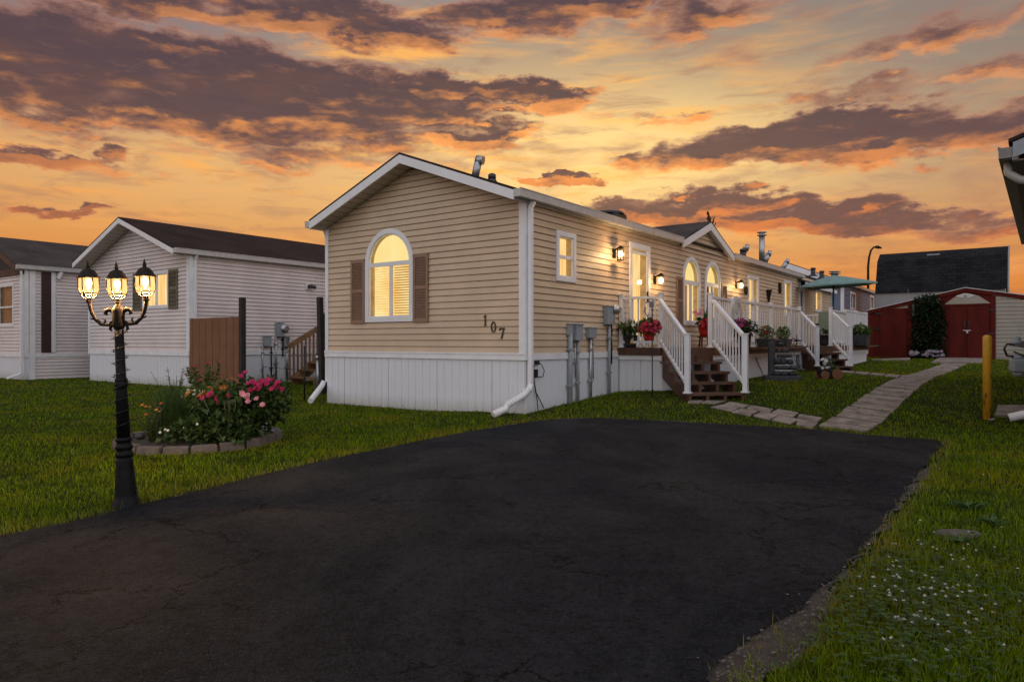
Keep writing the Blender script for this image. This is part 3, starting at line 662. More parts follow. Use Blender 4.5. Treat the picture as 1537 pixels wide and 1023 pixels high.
# full-glass door
q = swin(943.5, 974, 366.5, 520); q = (q[0], q[1], 1.03, q[3])
f, h = window(home, side, *q, None, .09, (('h', q[3]-.17, .05), ('h', 1.18, .12)), 'curtain', name='door', deep=.14); sh.append(h)
hb = MB(); hb.ball((.06, q[1]-.14, 2.0), .028, 8); hb.box(.03, .045, q[1]-.17, q[1]-.11, 1.9, 2.1); hb.obj('handle', M['bronze'], f)
ib = MB(); ib.box(q[0]+.2, q[0]+.24, 0, 0, 0, 0) if 0 else None
# two arched windows under the dormer
for x0, x1, yt, yb, ytr, xmul in ((1023.6, 1049.8, 385.3, 488, 424.5, 1036.5), (1056.8, 1080.3, 392.5, 487, 428, 1069)):
    t0, t1 = S(x0, 430)[0], S(x1, 430)[0]; xm = (x0+x1)/2; z1, z0, zt = S(xm, yt)[1], S(xm, yb)[1], S(xm, ytr)[1]; tm = S(xmul, 440)[0]
    f, h = window(home, side, t0, t1, z0, z1, z1-(t1-t0)/2*1.05, .085, (('h', zt, .09), ('v', (tm, z0+.08, zt), .06)), 'curtain'); sh.append(h)
    c = MB(); c.poly([side(a, z, -.085) for a, z in arc(t0+.09, t1-.09, zt, max(zt+.01, z1-(t1-t0)/2*1.05), z1-.09)]); c.obj('arch_shade', M['arch'], f)
    if x0 > 1050: c = MB(); c.poly([side(a, z, -.07) for a, z in rect(t0+.09, tm-.03, z0+.09, zt-.04)]); c.obj('dark_shade', M['dimroom'], f)
    else: c = MB(); c.poly([side(a, z, -.07) for a, z in rect(tm-.22, tm-.03, z0+.09, zt-.05)]); c.obj('drape', M['slat'], f)
shutter(home, side, S(1013.8, 450)[0], S(1023, 450)[0], S(1018, 488)[1], S(1018, 415.5)[1]); shutter(home, side, S(1080.8, 450)[0], S(1089, 450)[0], S(1085, 487)[1], S(1085, 425.5)[1])
for x0, x1, yt, yb, lit in ((1121.5, 1137.6, 414.5, 486, 'curtain'), (1175.5, 1187, 421, 475, 'curtain'), (1222.5, 1232.5, 435.5, 468, 'curtain')):
    q = swin(x0, x1, yt, yb); f, h = window(home, side, *q, None, .07, (('v', (q[0]*.5+q[1]*.5, q[2]+.06, q[3]-.06), .05),) if x0 < 1170 else (), lit); sh.append(h)
q = swin(1197.8, 1206, 431.5, 500); f, h = window(home, side, q[0], q[1], 1.03, q[3], None, .12, (('h', 1.9, .05),), 'dimroom', name='door', glass='skyglass'); sh.append(h)
hb = MB(); hb.ball((.07, q[1]-.2, 2.0), .03, 8); hb.obj('handle', M['galv'], f)
# walls
zt_ = lambda a: RG-kslope*abs(a+WD/2)-.125
def xr(z):
    d = min(WD/2, (RG-.125-z)/kslope); return (-WD/2-d+.0, -WD/2+d)
mb = MB(); siding(mb, gable, TZ, RG-.16, .1016, xr, gh); siding(mb, side, TZ, EV-.02, .1016, lambda z: (0, LEN2), sh)
siding(mb, back(WD), TZ, EV-.02, .1016, lambda z: (0, LEN2)); siding(mb, lambda a, z, o: (a, LEN2+o, z), TZ, RG-.3, .2, xr); mb.obj('wall', M['beige'], home)
mb = MB(); skirting(mb, gable, -WD, 0, -.08, SK); skirting(mb, side, 0, LEN2, -.1, SK); skirting(mb, back(WD), 0, LEN2, -.1, SK); mb.obj('skirting', M['skirt'], home)
mb = MB()
mb.box(-WD-.03, .03, -.034, -.002, SK, TZ); mb.box(.002, .034, .0, LEN2, SK, TZ); mb.box(-WD-.034, -WD-.002, 0, LEN2, SK, TZ)
mb.box(-WD-.034, .034, -.042, -.034, TZ-.02, TZ+.006); mb.obj('skirting_trim', M['white'], home)
def trims(hm, m, *bx):
    for bb in bx:
        mb = MB()
        for q in bb: mb.box(*q)
        mb.obj('corner_trim', M[m], hm)
trims(home, 'white', ((-.085, .018, -.03, -.001, TZ+.006, EV-.1), (.018, .03, -.02, .085, TZ+.002, EV-.1)), ((-WD-.02, -WD+.06, -.03, -.001, TZ+.006, EV-.1),), ((.016, .03, LEN-.05, LEN+.03, TZ, EV-.05),), ((.016, .03, LEN2-.07, LEN2, TZ, EV-.05),))
# roof, dormer and rainwater goods
roof = roofing(home, WD, -OV, LEN, EV, RG)
rake(home, WD, -OV-.002, EV-.001, RG-.001); soffit(home, WD, -OV+.03, .0, EV, RG)
DT0, DT1 = S(1018.5, 363)[0], S(1090.5, 387)[0]; DM = (DT0+DT1)/2; DZ = S(1057, 335)[1]; dk = (DZ-EV)/((DT1-DT0)/2)
xb = -(DZ-EV)/kslope-.1
mb = MB()
for s_ in (1, -1):
    e = DM+s_*((DT1-DT0)/2+.12); ze_ = EV-.12*dk
    mb.hexa([(.16, DM, DZ), (.16, e, ze_), (-.05, e, ze_), (xb, DM, DZ), (.16, DM, DZ+.035), (.16, e, ze_+.035), (-.05, e, ze_+.035), (xb, DM, DZ+.035)])
mb.obj('dormer_roof', M['shingleg'], home)
mb = MB(); siding(mb, side, EV-.03, DZ-.1, .1016, lambda z: (DM-max(.01, (DZ-z)/dk-.08), DM+max(.01, (DZ-z)/dk-.08)), (), .02); mb.obj('dormer_wall', M['beige'], home)
mb = MB()
for s_ in (1, -1):
    e = DM+s_*((DT1-DT0)/2+.1); ze_ = EV-.1*dk
    mb.hexa([(.13, DM, DZ-.17), (.13, e, ze_-.15), (.13, e, ze_-.003), (.13, DM, DZ-.003), (.165, DM, DZ-.17), (.165, e, ze_-.15), (.165, e, ze_-.003), (.165, DM, DZ-.003)])
    mb.poly([(.02, DM, DZ-.12), (.13, DM, DZ-.12), (.13, e, ze_-.12), (.02, e, ze_-.12)])
mb.obj('dormer_fascia', M['white'], home)
gutter(home, .07, -OV, DT0-.12, EV-.10); gutter(home, .07, DT1+.12, LEN, EV-.10); gutter(home, -WD-.07, -OV, LEN, EV-.10, -1)
mb = MB(); mb.box(.001, .065, -.0, LEN, EV-.115, EV-.105); mb.obj('soffit', M['soffit'], home)
# lower roof over the rear addition
mb = MB(); zr2 = EV-.22
mb.hexa([(-WD, LEN-.6, zr2+1.5), (.2, LEN-.3, zr2), (.2, LEN2+.2, zr2), (-WD, LEN2+.2, zr2+1.5), (-WD, LEN-.6, zr2+1.54), (.2, LEN-.3, zr2+.04), (.2, LEN2+.2, zr2+.04), (-WD, LEN2+.2, zr2+1.54)]); mb.obj('addition_roof', M['shingleg'], home)
mb = MB(); mb.box(.16, .2, LEN+.02, LEN2+.2, zr2-.13, zr2-.002); mb.obj('fascia', M['white'], home)
# downspouts: front corner with its ribbed elbow, and the far corner
px_, py_, pz_ = gp(740, 626)
w2l = lambda x, y: (float((np.array([x, y])-C0)@N), float((np.array([x, y])-C0)@U))
ex, ey = w2l(px_, py_)
downspout(home, [(.12, .06, EV-.1), (.075, .045, EV-.2), (.075, .045, .50)], .036)
mb = MB(); mb.tube([(.075, .045, .5), (.07, .02, .43), (.02, -.07, .34), (ex*.5-.02, ey*.45-.03, .21), (ex*.62, ey*.6, .15), (ex, ey, .075)], [.045, .05, .052, .05, .052, .056], 12)
for k in range(9):
    q = Vector((.07, .02, .43)).lerp(Vector((ex*.5-.02, ey*.45-.03, .21)), k/8); d_ = (Vector((ex*.5, ey*.45, .21))-Vector((.07, .02, .43))).normalized()*.008; mb.tube([q-d_, q+d_], .058, 12)
mb.obj('downspout_elbow', M['white'], home)
ex2, ey2 = w2l(*gp(466, 609)[:2])
mb = MB(); mb.tube([(-WD-.06, -.02, .40), (-WD-.07, -.06, .32), (ex2, ey2, .09)], [.045, .05, .052], 12); mb.obj('downspout_elbow', M['white'], home)
downspout(home, [(-WD-.12, .06, EV-.1), (-WD-.06, .06, EV-.25), (-WD-.06, .06, .4)])
# wall lamps
for px, py, st_, pw in ((931.5, 381, 'jar', 26), (992, 421, 'globe', 10), (1112.5, 428.5, 'globe', 12)):
    t, z = S(px, py, .15); wall_lamp(home, .15, t, z, st_, pw)
# house number 107
def number_mesh(ch, c, h):
    mb = MB(); ca, cz = c; w = h*.5; A = lambda a, z: (ca+a*h, cz+z*h)
    def P(pts): mb.prism([A(*p) for p in pts], gable, .016, .03)
    if ch == '1': P([(-.07, -.5), (.07, -.5), (.07, .5), (-.02, .5), (-.07, .42)]); P([(-.17, -.5), (-.072, -.5), (-.072, -.44), (-.17, -.44)]); P([(.072, -.5), (.17, -.5), (.17, -.44), (.072, -.44)]); P([(-.2, .28), (-.072, .36), (-.072, .43), (-.2, .34)])
    elif ch == '0':
        for k in range(20):
            a, b = 2*pi*k/20, 2*pi*(k+1)/20; P([(.29*cos(a), .5*sin(a)), (.29*cos(b), .5*sin(b)), (.15*cos(b), .42*sin(b)), (.15*cos(a), .42*sin(a))])
    else: P([(-.28, .36), (.3, .36), (.3, .5), (-.28, .5)]); P([(-.28, .25), (-.2, .25), (-.2, .358), (-.28, .358)]); P([(-.12, -.5), (.05, -.5), (.3, .358), (.14, .358)])
    return tag(mb.obj('house_number', M['number'], home), 'dark numeral %s of the house number' % {'1': 'one', '0': 'zero', '7': 'seven'}[ch])
for ch, px, py in (('1', 729.8, 480.5), ('0', 742, 490.5), ('7', 754.5, 500)): number_mesh(ch, G(px, py), .168)
# meters and conduits on the long wall
def SM(xl, xr2, yt, yb): return (S((xl+xr2)/2, 500)[0], S((xl+xr2)/2, yb)[1], S((xl+xr2)/2, yt)[1], S(xr2, 500)[0]-S(xl, 500)[0])
a, zb, zt2, w = SM(903, 916, 459, 487)
meter(home, side, a, zb, zt2, w*.85, .10, (a+.13, zb+.27, .075), ((a+.02, .1, zb+.02, .028, 'greybox'), (a+.10, SK-.12, zb+.02, .017, 'cable')))
a, zb, zt2, w = SM(857, 866.5, 486, 511); meter(home, side, a, zb, zt2, w, .10, None, ((a+.03, .05, zb+.02, .026, 'greybox'), (a-.06, .55, zb+.02, .012, 'galv')))
a, zb, zt2, w = SM(848, 855, 485.5, 503); meter(home, side, a, zb, zt2, w*.8, .07, None, ((a, -.05, zb+.02, .04, 'greybox'),))
a, zb, zt2, w = SM(878, 888, 491, 507); meter(home, side, a, zb, zt2, w, .09, None, ((a-.02, .05, zb+.02, .026, 'galv'), (a+.07, .5, zb+.02, .012, 'greybox')))
# outdoor cable hanging from a socket on the skirting
mb = MB(); cp = lambda x, y, o: (o,)+S(x, y, o)
mb.box(.012, .05, S(801, 543)[0], S(806, 543)[0], S(803, 547)[1], S(803, 541)[1]); mb.box(.015, .05, S(799, 560)[0], S(803.5, 560)[0], S(801, 566)[1], S(801, 554)[1])
mb.tube([cp(803, 545, .05), cp(801, 552, .05), cp(801, 570, .04), cp(804, 588, .03), cp(812, 603, .04), cp(816, 612, .06)], .008, 6)
mb.tube([cp(806, 543, .05), cp(813, 547, .07), cp(817, 556, .07), cp(815, 565, .06), cp(804, 566, .04)], .007, 6); mb.tube([cp(801, 567, .04), cp(805, 590, .05), cp(807, 608, .05), cp(808, 620, .06)], .007, 6)
tag(mb.obj('extension_cable', M['cable'], None, loc=(*C0, 0), rotz=-TH), 'black extension cable hanging on the white skirting beside the house corner', 'cable')
# pipes and vents on the roof
def rv(px, pyt, off, r, m, cap, lean=0.):
    y, zt3 = S(px, pyt, off); zb3 = EV+kslope*(-off+.06)-.02; vent(home, (off-lean, y, min(zb3, zt3-.1)), zt3, r, m, cap, lean)
rv(718.5, 240, -1.1, .062, 'galv', 'hood', .09); rv(738.5, 266, -.8, .05, 'darkpot', 'cap'); rv(1115.5, 376, -.8, .08, 'darkpot', 'cap'); rv(1120, 371.5, -.8, .09, 'galv', 'hood', .2)
rv(1143.5, 354, -.9, .09, 'galv', 'rain'); rv(1154, 380, -.8, .09, 'galv', 'hood', .2); rv(1181, 392, -.8, .08, 'galv', 'hood', .2)
y, z = S(912, 321, -.6); mb = MB(); mb.box(-.9, -.3, y-.22, y+.22, EV+.1, z-.03); mb.lathe([(.34, -.03), (.3, .02), (.15, .05), (.01, .06)], (-.6, y, z), 16); mb.obj('roof_skylight', M['darkpot'], home)
# wind vane on the dormer ridge
y, z = S(1060, 324, .1); vane = MB(); vane.tube([(.1, DM, DZ+.02), (.1, DM, z-.06)], .012, 6); vane.ball((.1, DM, z-.16), .035, 6)
vane.prism([(DM-.10, z-.06), (DM-.02, z-.1), (DM+.08, z-.06), (DM+.14, z-.12), (DM+.12, z+.02), (DM+.03, z), (DM+.02, z+.1), (DM-.06, z+.12), (DM-.11, z+.05), (DM-.03, z+.03)], side, .09, .11)
for k in range(5): vane.tube([(.1, DM+.1+.05*k, DZ-.03-.03*k), (.1+random.uniform(-.06, .06), DM+.16+.08*k, DZ+.2-.05*k)], .012, 5)
tag(vane.obj('wind_vane', M['bronze'], None, loc=(*C0, 0), rotz=-TH), 'small dark wind vane standing on the dormer peak of the beige home', 'wind vane')
# wall ornaments by the far windows
y, z = S(1154, 442, .06); mb = MB(); mb.lathe([(.02, -.22), (.04, -.1), (.085, .1), (.1, .14)], (.06, y, z), 10); tag(mb.obj('wall_planter', M['bronze'], None, loc=(*C0, 0), rotz=-TH), 'dark cone shaped wall planter hanging between the far windows of the beige home', 'planter')
y, z = S(1171, 432, .04); mb = MB(); mb.box(.017, .05, y-.11, y+.11, z-.16, z+.16); mb.box(.05, .06, y-.08, y+.08, z-.12, z+.12); mb.obj('vent_cover', M['bronze'], home)
y, z = S(1121, 437, .06); mb = MB(); mb.lathe([(.03, -.1), (.05, -.03), (.05, .08), (.02, .12)], (.07, y-.1, z), 10); mb.obj('doorbell_box', M['bronze'], home)

# ------------------------------------------------------------------ deck with two flights of steps (built in the home's own axes)
DKZ = 1.02
deck = empty('wooden_deck', (*C0, 0), -TH, label='long brown wooden deck with white railing and skirting along the beige home', cat='deck')
DP = [(.02, 2.92), (.863, 2.92), (1.523, 3.58), (1.523, 9.73), (2.104, 10.311), (2.104, 15.3), (.02, 15.3)]
mb = MB(); x = .02
n_ = 15; T3 = lambda a, z, o: (a, z, o)
mb.prism(DP, T3, DKZ-.035, DKZ); mb.obj('deck_boards', M['deckwood'], deck)
mb = MB(); sk_ = MB(); tr_ = MB()
for i in range(5):
    p, q = Vector(DP[i]), Vector(DP[i+1]); d = (q-p).normalized(); nn = Vector((d.y, -d.x))
    Tf = lambda a, z, o, p=p, d=d, nn=nn: (*(p+d*a+nn*o), z); L_ = (q-p).length
    mb.box(0, L_, DKZ-.13, DKZ+.004, .0, .03, Tf)
    skirting(sk_, Tf, 0, L_, -.05, DKZ-.13, .14, -.05); tr_.box(0, L_, DKZ-.21, DKZ-.132, -.036, -.004, Tf)
mb.box(1.553, 1.78, 5.0, 9.2, DKZ-.04, DKZ); mb.box(2.134, 2.40, 13.2, 15.2, DKZ-.04, DKZ)
mb.obj('fascia_board', M['deckwood'], deck); sk_.obj('skirting', M['skirt'], deck); tr_.obj('skirting_trim', M['white'], deck)
def post(mb, x, y, z0, z1, w=.074, base=True):
    mb.box(x-w/2, x+w/2, y-w/2, y+w/2, z0, z1); mb.box(x-w/2-.012, x+w/2+.012, y-w/2-.012, y+w/2+.012, z1, z1+.018)
    if base: mb.box(x-w/2-.02, x+w/2+.02, y-w/2-.02, y+w/2+.02, z0, z0+.025)
def railing(parent, a, b, za, zb, lo, pitch=.1, bw=.021, posts=(True, True), topa=None, topb=None):
    a, b = Vector(a), Vector(b); d = b-a; L_ = d.length; mb = MB()
    A = lambda k, z: (*(a+d*k), z); ta, tb = topa or za+.92, topb or zb+.92
    mb.bar(A(0, ta-.03), A(1, tb-.03), .06, .045); mb.bar(A(0, za+lo), A(1, zb+lo), .04, .045)
    n = max(2, int(L_/pitch))
    for k in range(1, n): f_ = k/n; mb.bar(A(f_, za+(zb-za)*f_+lo), A(f_, ta+(tb-ta)*f_-.05), bw)
    r = mb.obj('railing', M['whitepaint'], parent)
    for on, (p, z, t) in zip(posts, ((a, za, ta), (b, zb, tb))):
        if on: q = MB(); post(q, p.x, p.y, z, t+.03); q.obj('post', M['whitepaint'], r)
    return r
railing(deck, (.07, 2.97), (.83, 2.97), DKZ, DKZ, .1)
P4 = [S(x, 470, 1.48)[0] for x in (1109, 1131, 1157.5, 1185)]
prev = 3.62
railing(deck, (1.48, prev), (1.48, P4[0]), DKZ, DKZ, .1, .1, posts=(True, True)); prev = P4[0]
for y in P4[1:]+[9.70]:
    r = railing(deck, (1.48, prev), (1.48, y), DKZ, DKZ, .1, .15, .016, posts=(False, True))
    q = MB()
    for k in range(9): z = DKZ+.17+k*.075; q.bar((1.475, prev, z), (1.475, y, z), .006)
    q.obj('wire_mesh', M['whitepaint'], r); prev = y
yq = [S(x, 480, 2.06)[0] for x in (1268, 1285)]
railing(deck, (2.06, 10.36), (2.06, yq[0]), DKZ, DKZ, .1, .11)
mb = MB(); mb.box(2.045, 2.075, yq[0]+.04, 15.25, DKZ+.05, DKZ+.93); mb.bar((2.06, yq[0], DKZ+.95), (2.06, 15.25, DKZ+.95), .06, .05); pn = mb.obj('privacy_panel', M['whitepaint'], deck)
for y in (yq[1], 15.22): q = MB(); post(q, 2.06, y, DKZ, DKZ+.98); q.obj('post', M['whitepaint'], pn)
mb = MB(); mb.bar((.06, 15.25, DKZ+.95), (2.0, 15.25, DKZ+.95), .05); [mb.bar((.1+.11*k, 15.25, DKZ+.06), (.1+.11*k, 15.25, DKZ+.93), .028) for k in range(18)]; mb.obj('railing', M['whitepaint'], deck)
def steps(label, P0, P1, zs, run, botpost, nst):
    st = empty('deck_steps', (*C0, 0), -TH, label=label, cat='steps', group='flights of steps up to the deck')
    P0, P1 = Vector(P0), Vector(P1); d = (P1-P0).normalized(); o = Vector((d.y, -d.x)); L_ = (P1-P0).length
    T = lambda a, z, r: (*(P0+d*a+o*r), z)
    mb = MB(); mb.box(.02, L_-.02, DKZ-.22, DKZ-.13, .0, .03, T); mb.obj('riser', M['deckwood'], st)
    for k, z in enumerate(zs):
        q = MB(); r0 = .03+run*k
        for j in (0, 1): q.box(-.04, L_+.04, z-.04, z, r0+j*.146, r0+j*.146+.138, T)
        q.obj('tread', M['deckwood'], st)
    for a in [.0+(L_-.045)*i/(nst-1) for i in range(nst)]:
        q = MB(); zg = min(zs)-.16
        ol = [(.031, DKZ-.14)]
        for k, z in enumerate(zs): ol += [(.031+run*k, z-.042), (.031+run*(k+1), z-.042)]
        ol += [(.031+run*len(zs), zs[-1]-.17), (.031+run*(len(zs)-.55), zs[-1]-.2), (.031, DKZ-.52)]
        q.prism(ol, lambda r, z, a_: T(a+a_, z, r), 0, .045); q.obj('stringer', M['deckwood'], st)
    for a in (-.02, L_+.02):
        p = P0+d*a+o*.0; q = P0+d*a+o*botpost
        r = railing(st, p, q, DKZ+.0, zs[-1], .12, .105, posts=(False, True), topa=DKZ+.86, topb=zs[-1]+.9)
    return st
steps('near flight of brown steps with white handrails beside the red hanging basket', (.863, 2.92), (1.523, 3.58), (.785, .63, .47, .315), .285, 1.17, 4)
steps('far short flight of brown steps leading up beneath the green umbrella', (1.523, 9.73), (2.104, 10.311), (.865, .71, .55), .25, .70, 3)
# ------------------------------------------------------------------ the neighbours
def place(x0, y0, dth=0., **k): p = loc2w(x0, y0); return empty('mobile_home', (*p, 0), -TH-dth, **k)
def home_box(hm, W_, L_, ev, rg, sk, tz, ov, wall, sh_=(), gh_=(), roofm='shingle', trim='white', rakeh=.13, step=.1, over=.06, skm='skirt', z_=0., rk='white'):
    ks = (rg-ev)/(W_/2+over)
    def xr(z): d = min(W_/2, max(.0, (rg-.12-z)/ks)); return (-W_/2-d, -W_/2+d)
    mb = MB(); siding(mb, gable, tz, rg-.15, step, xr, gh_, .026); siding(mb, side, tz, ev-.02, step, lambda z: (0, L_), sh_, .026); siding(mb, back(W_), tz, ev-.02, .2, lambda z: (0, L_)); siding(mb, lambda a, z, o: (a, L_+o, z), tz, rg-.3, .2, xr)
    mb.obj('wall', M[wall], hm)
    mb = MB(); skirting(mb, gable, -W_, 0, z_-.1, sk); skirting(mb, side, 0, L_, z_-.1, sk); mb.obj('skirting', M[skm], hm)
    mb = MB(); mb.box(-W_-.03, .03, -.034, -.002, sk, tz); mb.box(.002, .034, 0, L_, sk, tz); mb.obj('skirting_trim', M[trim], hm)
    trims(hm, trim, ((-.09, .018, -.03, -.001, tz+.003, ev-.1), (.018, .04, -.02, .09, tz+.002, ev-.1)), ((-W_-.02, -W_+.07, -.04, -.001, tz+.003, ev-.1),))
    roofing(hm, W_, -ov, L_+.2, ev, rg, over, roofm); rake(hm, W_, -ov-.002, ev-.001, rg-.001, over, rakeh, m=rk); soffit(hm, W_, -ov+.03, 0, ev, rg, over)
    gutter(hm, over+.01, -ov, L_+.2, ev-.1); mb = MB(); mb.box(.001, over, 0, L_, ev-.115, ev-.105); mb.obj('soffit', M['soffit'], hm)
# pinkish home behind the fence panel
nx, ny0 = -10.76, .90
nb = place(nx, ny0, label='pinkish white mobile home with dark shingle roof behind the three-lantern lamp post', cat='mobile home')
NG = lambda x, y: (gb_(x, y, ny0)[0]-nx, gb_(x, y, ny0)[1]); NS = lambda x, y, o=0.: (sd_(x, y, nx+o)[0]-ny0, sd_(x, y, nx+o)[1])
q0, q1 = NG(215, 436), NG(254.5, 436); zt_n, zb_n = NG(236, 407.5)[1], NG(236, 463)[1]; NW = -NG(135, 500)[0]
f, hN = window(nb, gable, q0[0], q1[0], zb_n, zt_n, None, .07, (('v', ((q0[0]+q1[0])/2+.03, zb_n+.06, zt_n-.06), .06),), 'curtain')
zsn = (NG(262, 404)[1], NG(262, 463.5)[1]); shutter(nb, gable, NG(254.8, 430)[0], NG(268.3, 430)[0], zsn[1], zsn[0], 'oliveshut'); shutter(nb, gable, NG(201.5, 430)[0], NG(214.5, 430)[0], zsn[1], zsn[0], 'oliveshut')
home_box(nb, NW, 17, 3.38, 4.40, NG(283, 534)[1]-.0, NG(283, 528)[1]+.02, .45, 'pinkish', (), [hN])
downspout(nb, [(.13, .12, 3.3), (.06, .12, 3.15), (.06, .12, .25), (.25, -.1, .06)], .034)
t, z = NS(461, 430); mb = MB(); mb.box(.016, .05, t-.09, t+.05, z-.09, z+.09); m_ = mb.obj('security_light', M['white'], nb); mb = MB(); mb.tube([(.05, t, z), (.13, t+.06, z), (.2, t+.16, z-.03)], [.05, .06, .05], 10); mb.obj('light_head', M['darkpot'], m_)
def nm(xl, xr2, yt, yb, **k):
    a0_, a1_ = NS(xl, 500)[0], NS(xr2, 500)[0]; xm = (xl+xr2)/2; return (a0_+a1_)/2, NS(xm, yb)[1], NS(xm, yt)[1], abs(a1_-a0_)
a, b0, b1, w = nm(410, 424, 484, 505); meter(nb, side, a, b0, b1, w*.7, .12, (a+.12, (b0+b1)/2+.03, .11), ((a-.1, .1, b0, .03, 'galv'), (a+.12, b0-.55, b0, .02, 'cable')))
a, b0, b1, w = nm(392, 404.5, 503.5, 519.5); meter(nb, side, a, b0, b1, w*.8, .12, None, ((a-.12, .05, b0, .02, 'galv'), (a+.15, .05, b0, .02, 'cable')))
a, b0, b1, w = nm(417, 424, 506, 517); meter(nb, side, a+.15, b0, b1, w, .1, None, ((a+.2, .05, b0, .018, 'galv'),))
a, b0, b1, w = nm(424.5, 431, 504, 520); meter(nb, side, a, b0, b1, w, .1, None, ((a, .1, b0, .018, 'galv'),))
# home with the maroon strip at the far left
tx, ty0 = -17.9, -.15
th = place(tx, ty0, label='pale mobile home with dark maroon wall strip and maroon gable trim', cat='mobile home')
TS = lambda x, y, o=0.: (sd_(x, y, tx+o)[0]-ty0, sd_(x, y, tx+o)[1]); TG = lambda x, y: (gb_(x, y, ty0)[0]-tx, gb_(x, y, ty0)[1])
q1 = TG(22, 460)[0]; zt_n, zb_n = TG(10, 426)[1], TG(10, 490)[1]
f, h1 = window(th, gable, q1-1.25, q1, zb_n, zt_n, None, .08, (('h', TG(10, 461)[1], .05),), 'curtaindim', glass='skyglass')
home_box(th, 5., 18, 3.36, 4.42, TS(60, 531)[1]-.09, TS(60, 531)[1], .25, 'pinkish', (), [h1], 'shingleg', rk='maroon', rakeh=.2)
mb = MB(); mb.box(-5, .05, -.06, -.017, 3.12, 3.32); mb.obj('gable_beam', M['maroon'], th)
mb = MB(); mb.prism([(-4.6, 3.321), (-.25, 3.321), (-2.5, 4.2)], gable, .017, .03); mb.obj('gable_shingles', M['shingleg'], th)
s0, s1 = TS(61.5, 470)[0], TS(76, 470)[0]; zb_n = TS(69, 530)[1]+.03
mb = MB(); mb.box(.016, .05, s0, s1, zb_n, 3.24); mb.obj('wall_strip', M['maroon'], th)
mb = MB(); mb.box(.016, .045, s1+.004, s1+.12, zb_n, 3.24); mb.box(.016, .045, .12, .27, .0, 3.24); mb.obj('strip_trim', M['white'], th)
mb = MB(); siding(mb, side, .02, TS(60, 531)[1]-.1, .1, lambda z: (.27, 17), (), .03); mb.obj('lower_siding', M['pinkish'], th)
downspout(th, [(.13, s1+.25, 3.25), (.07, s1+.2, 3.05)], .05); downspout(th, [(.1, -.12, 3.2), (.05, -.1, 3.0), (.05, -.1, .2), (-.25, -.35, .06)], .035)
# blue-grey home in the next row
bx0, by0 = -.7, 26.2
bl = place(bx0, by0, label='blue grey mobile home standing beyond the far end of the beige home', cat='mobile home')
BS = lambda x, y: (sd_(x, y, bx0)[0]-by0, sd_(x, y, bx0)[1]); bh = []
for x0, x1, yt, yb in ((1275.5, 1284, 438, 466), (1305, 1311, 443, 466)):
    a_, b_ = BS(x0, 450)[0], BS(x1, 450)[0]; f, h1 = window(bl, side, a_, b_, BS((x0+x1)/2, yb)[1], BS((x0+x1)/2, yt)[1], None, .12, (('v', ((a_+b_)/2, BS(x0, yb)[1]+.1, BS(x0, yt)[1]-.15), .08),), 'curtaindim', glass='skyglass'); bh.append(h1)
home_box(bl, 4.6, 20, 3.82, 4.80, 1.4, 1.5, .3, 'bluegrey', bh, (), 'shingle', rakeh=.26, step=.11, z_=.6)
y, z = BS(1273.5, 402); vent(bl, (-.6, y, 3.9), z-.25, .16, 'galv', 'rain')
for px in (1250, 1262, 1287): y, z = BS(px, 411+(px-1250)*.3); vent(bl, (-.8, y, 4.0), max(4.3, z), .09, 'darkpot', 'cap')
# grey house whose eave reaches in at the right edge
TH2 = .6496; A2 = np.array([5.41, 7.85]); u2 = np.array([sin(TH2), cos(TH2)]); n2 = np.array([cos(TH2), -sin(TH2)])
rh = empty('house', (*A2, 0), -TH2, label='grey house at the right edge with overhanging white gutter and soffit', cat='house')   # x into the house, y along its eave
mb = MB(); mb.hexa([(.10, -.12, 3.30), (4.2, -.12, 4.75), (4.2, 8.6, 4.75), (.10, 8.6, 3.30), (.10, -.12, 3.34), (4.2, -.12, 4.79), (4.2, 8.6, 4.79), (.10, 8.6, 3.34)]); mb.obj('roof', M['shingle'], rh)
mb = MB(); mb.hexa([(.14, -.115, 3.13), (4.2, -.115, 4.58), (4.2, -.085, 4.58), (.14, -.085, 3.13), (.14, -.115, 3.298), (4.2, -.115, 4.74), (4.2, -.085, 4.74), (.14, -.085, 3.298)]); mb.obj('fascia', M['greybox'], rh)
gutter(rh, .13, -.10, 8.5, 3.14, -1, 'browngutter', .12, .115)
mb = MB(); mb.box(.135, .62, -.08, 8.5, 3.10, 3.115); mb.obj('soffit', M['brownsoffit'], rh)
mb = MB(); siding(mb, lambda a, z, o: (.62-o, a, z), .5, 3.11, .1, lambda z: (.3, 8.4)); mb.obj('wall', M['greyside'], rh); mb = MB(); siding(mb, lambda a, z, o: (a, .3-o, z), .5, 4.5, .1, lambda z: (min(4, max(.62, .10+(z-3.22)/.354)), 4)); mb.obj('gable_wall', M['greyside'], rh)
mb = MB(); mb.box(.63, 4, .31, 8.4, -.2, .5); mb.obj('foundation', M['concrete'], rh)
mb = MB(); mb.tube([(.09, .15, 3.15), (.09, .15, 3.02), (.2, .15, 2.93), (.5, .15, 2.86), (.56, .15, 2.78), (.56, .15, 2.5)], .045, 10); mb.obj('downspout', M['gutter'], rh)
mb = MB(); siding(mb, lambda a, z, o: (.26-o, a, z), .4, 3.09, .1, lambda z: (7.35, 8.35)); siding(mb, lambda a, z, o: (a, 7.35-o, z), .4, 3.09, .1, lambda z: (.26, .6)); mb.obj('wall_bay', M['greyside'], rh)
dp = gp(1522, 634); R2 = lambda x, y: (float((np.array([x, y])-A2)@n2), float((np.array([x, y])-A2)@u2)); ra, rb_ = R2(*dp[:2])
mb = MB(); mb.tube([(ra+.45, rb_+.1, .25), (ra+.2, rb_+.05, .16), (ra-.06, rb_, .085)], [.05, .062, .058], 12); el_ = mb.obj('downspout_elbow', M['white'], rh)
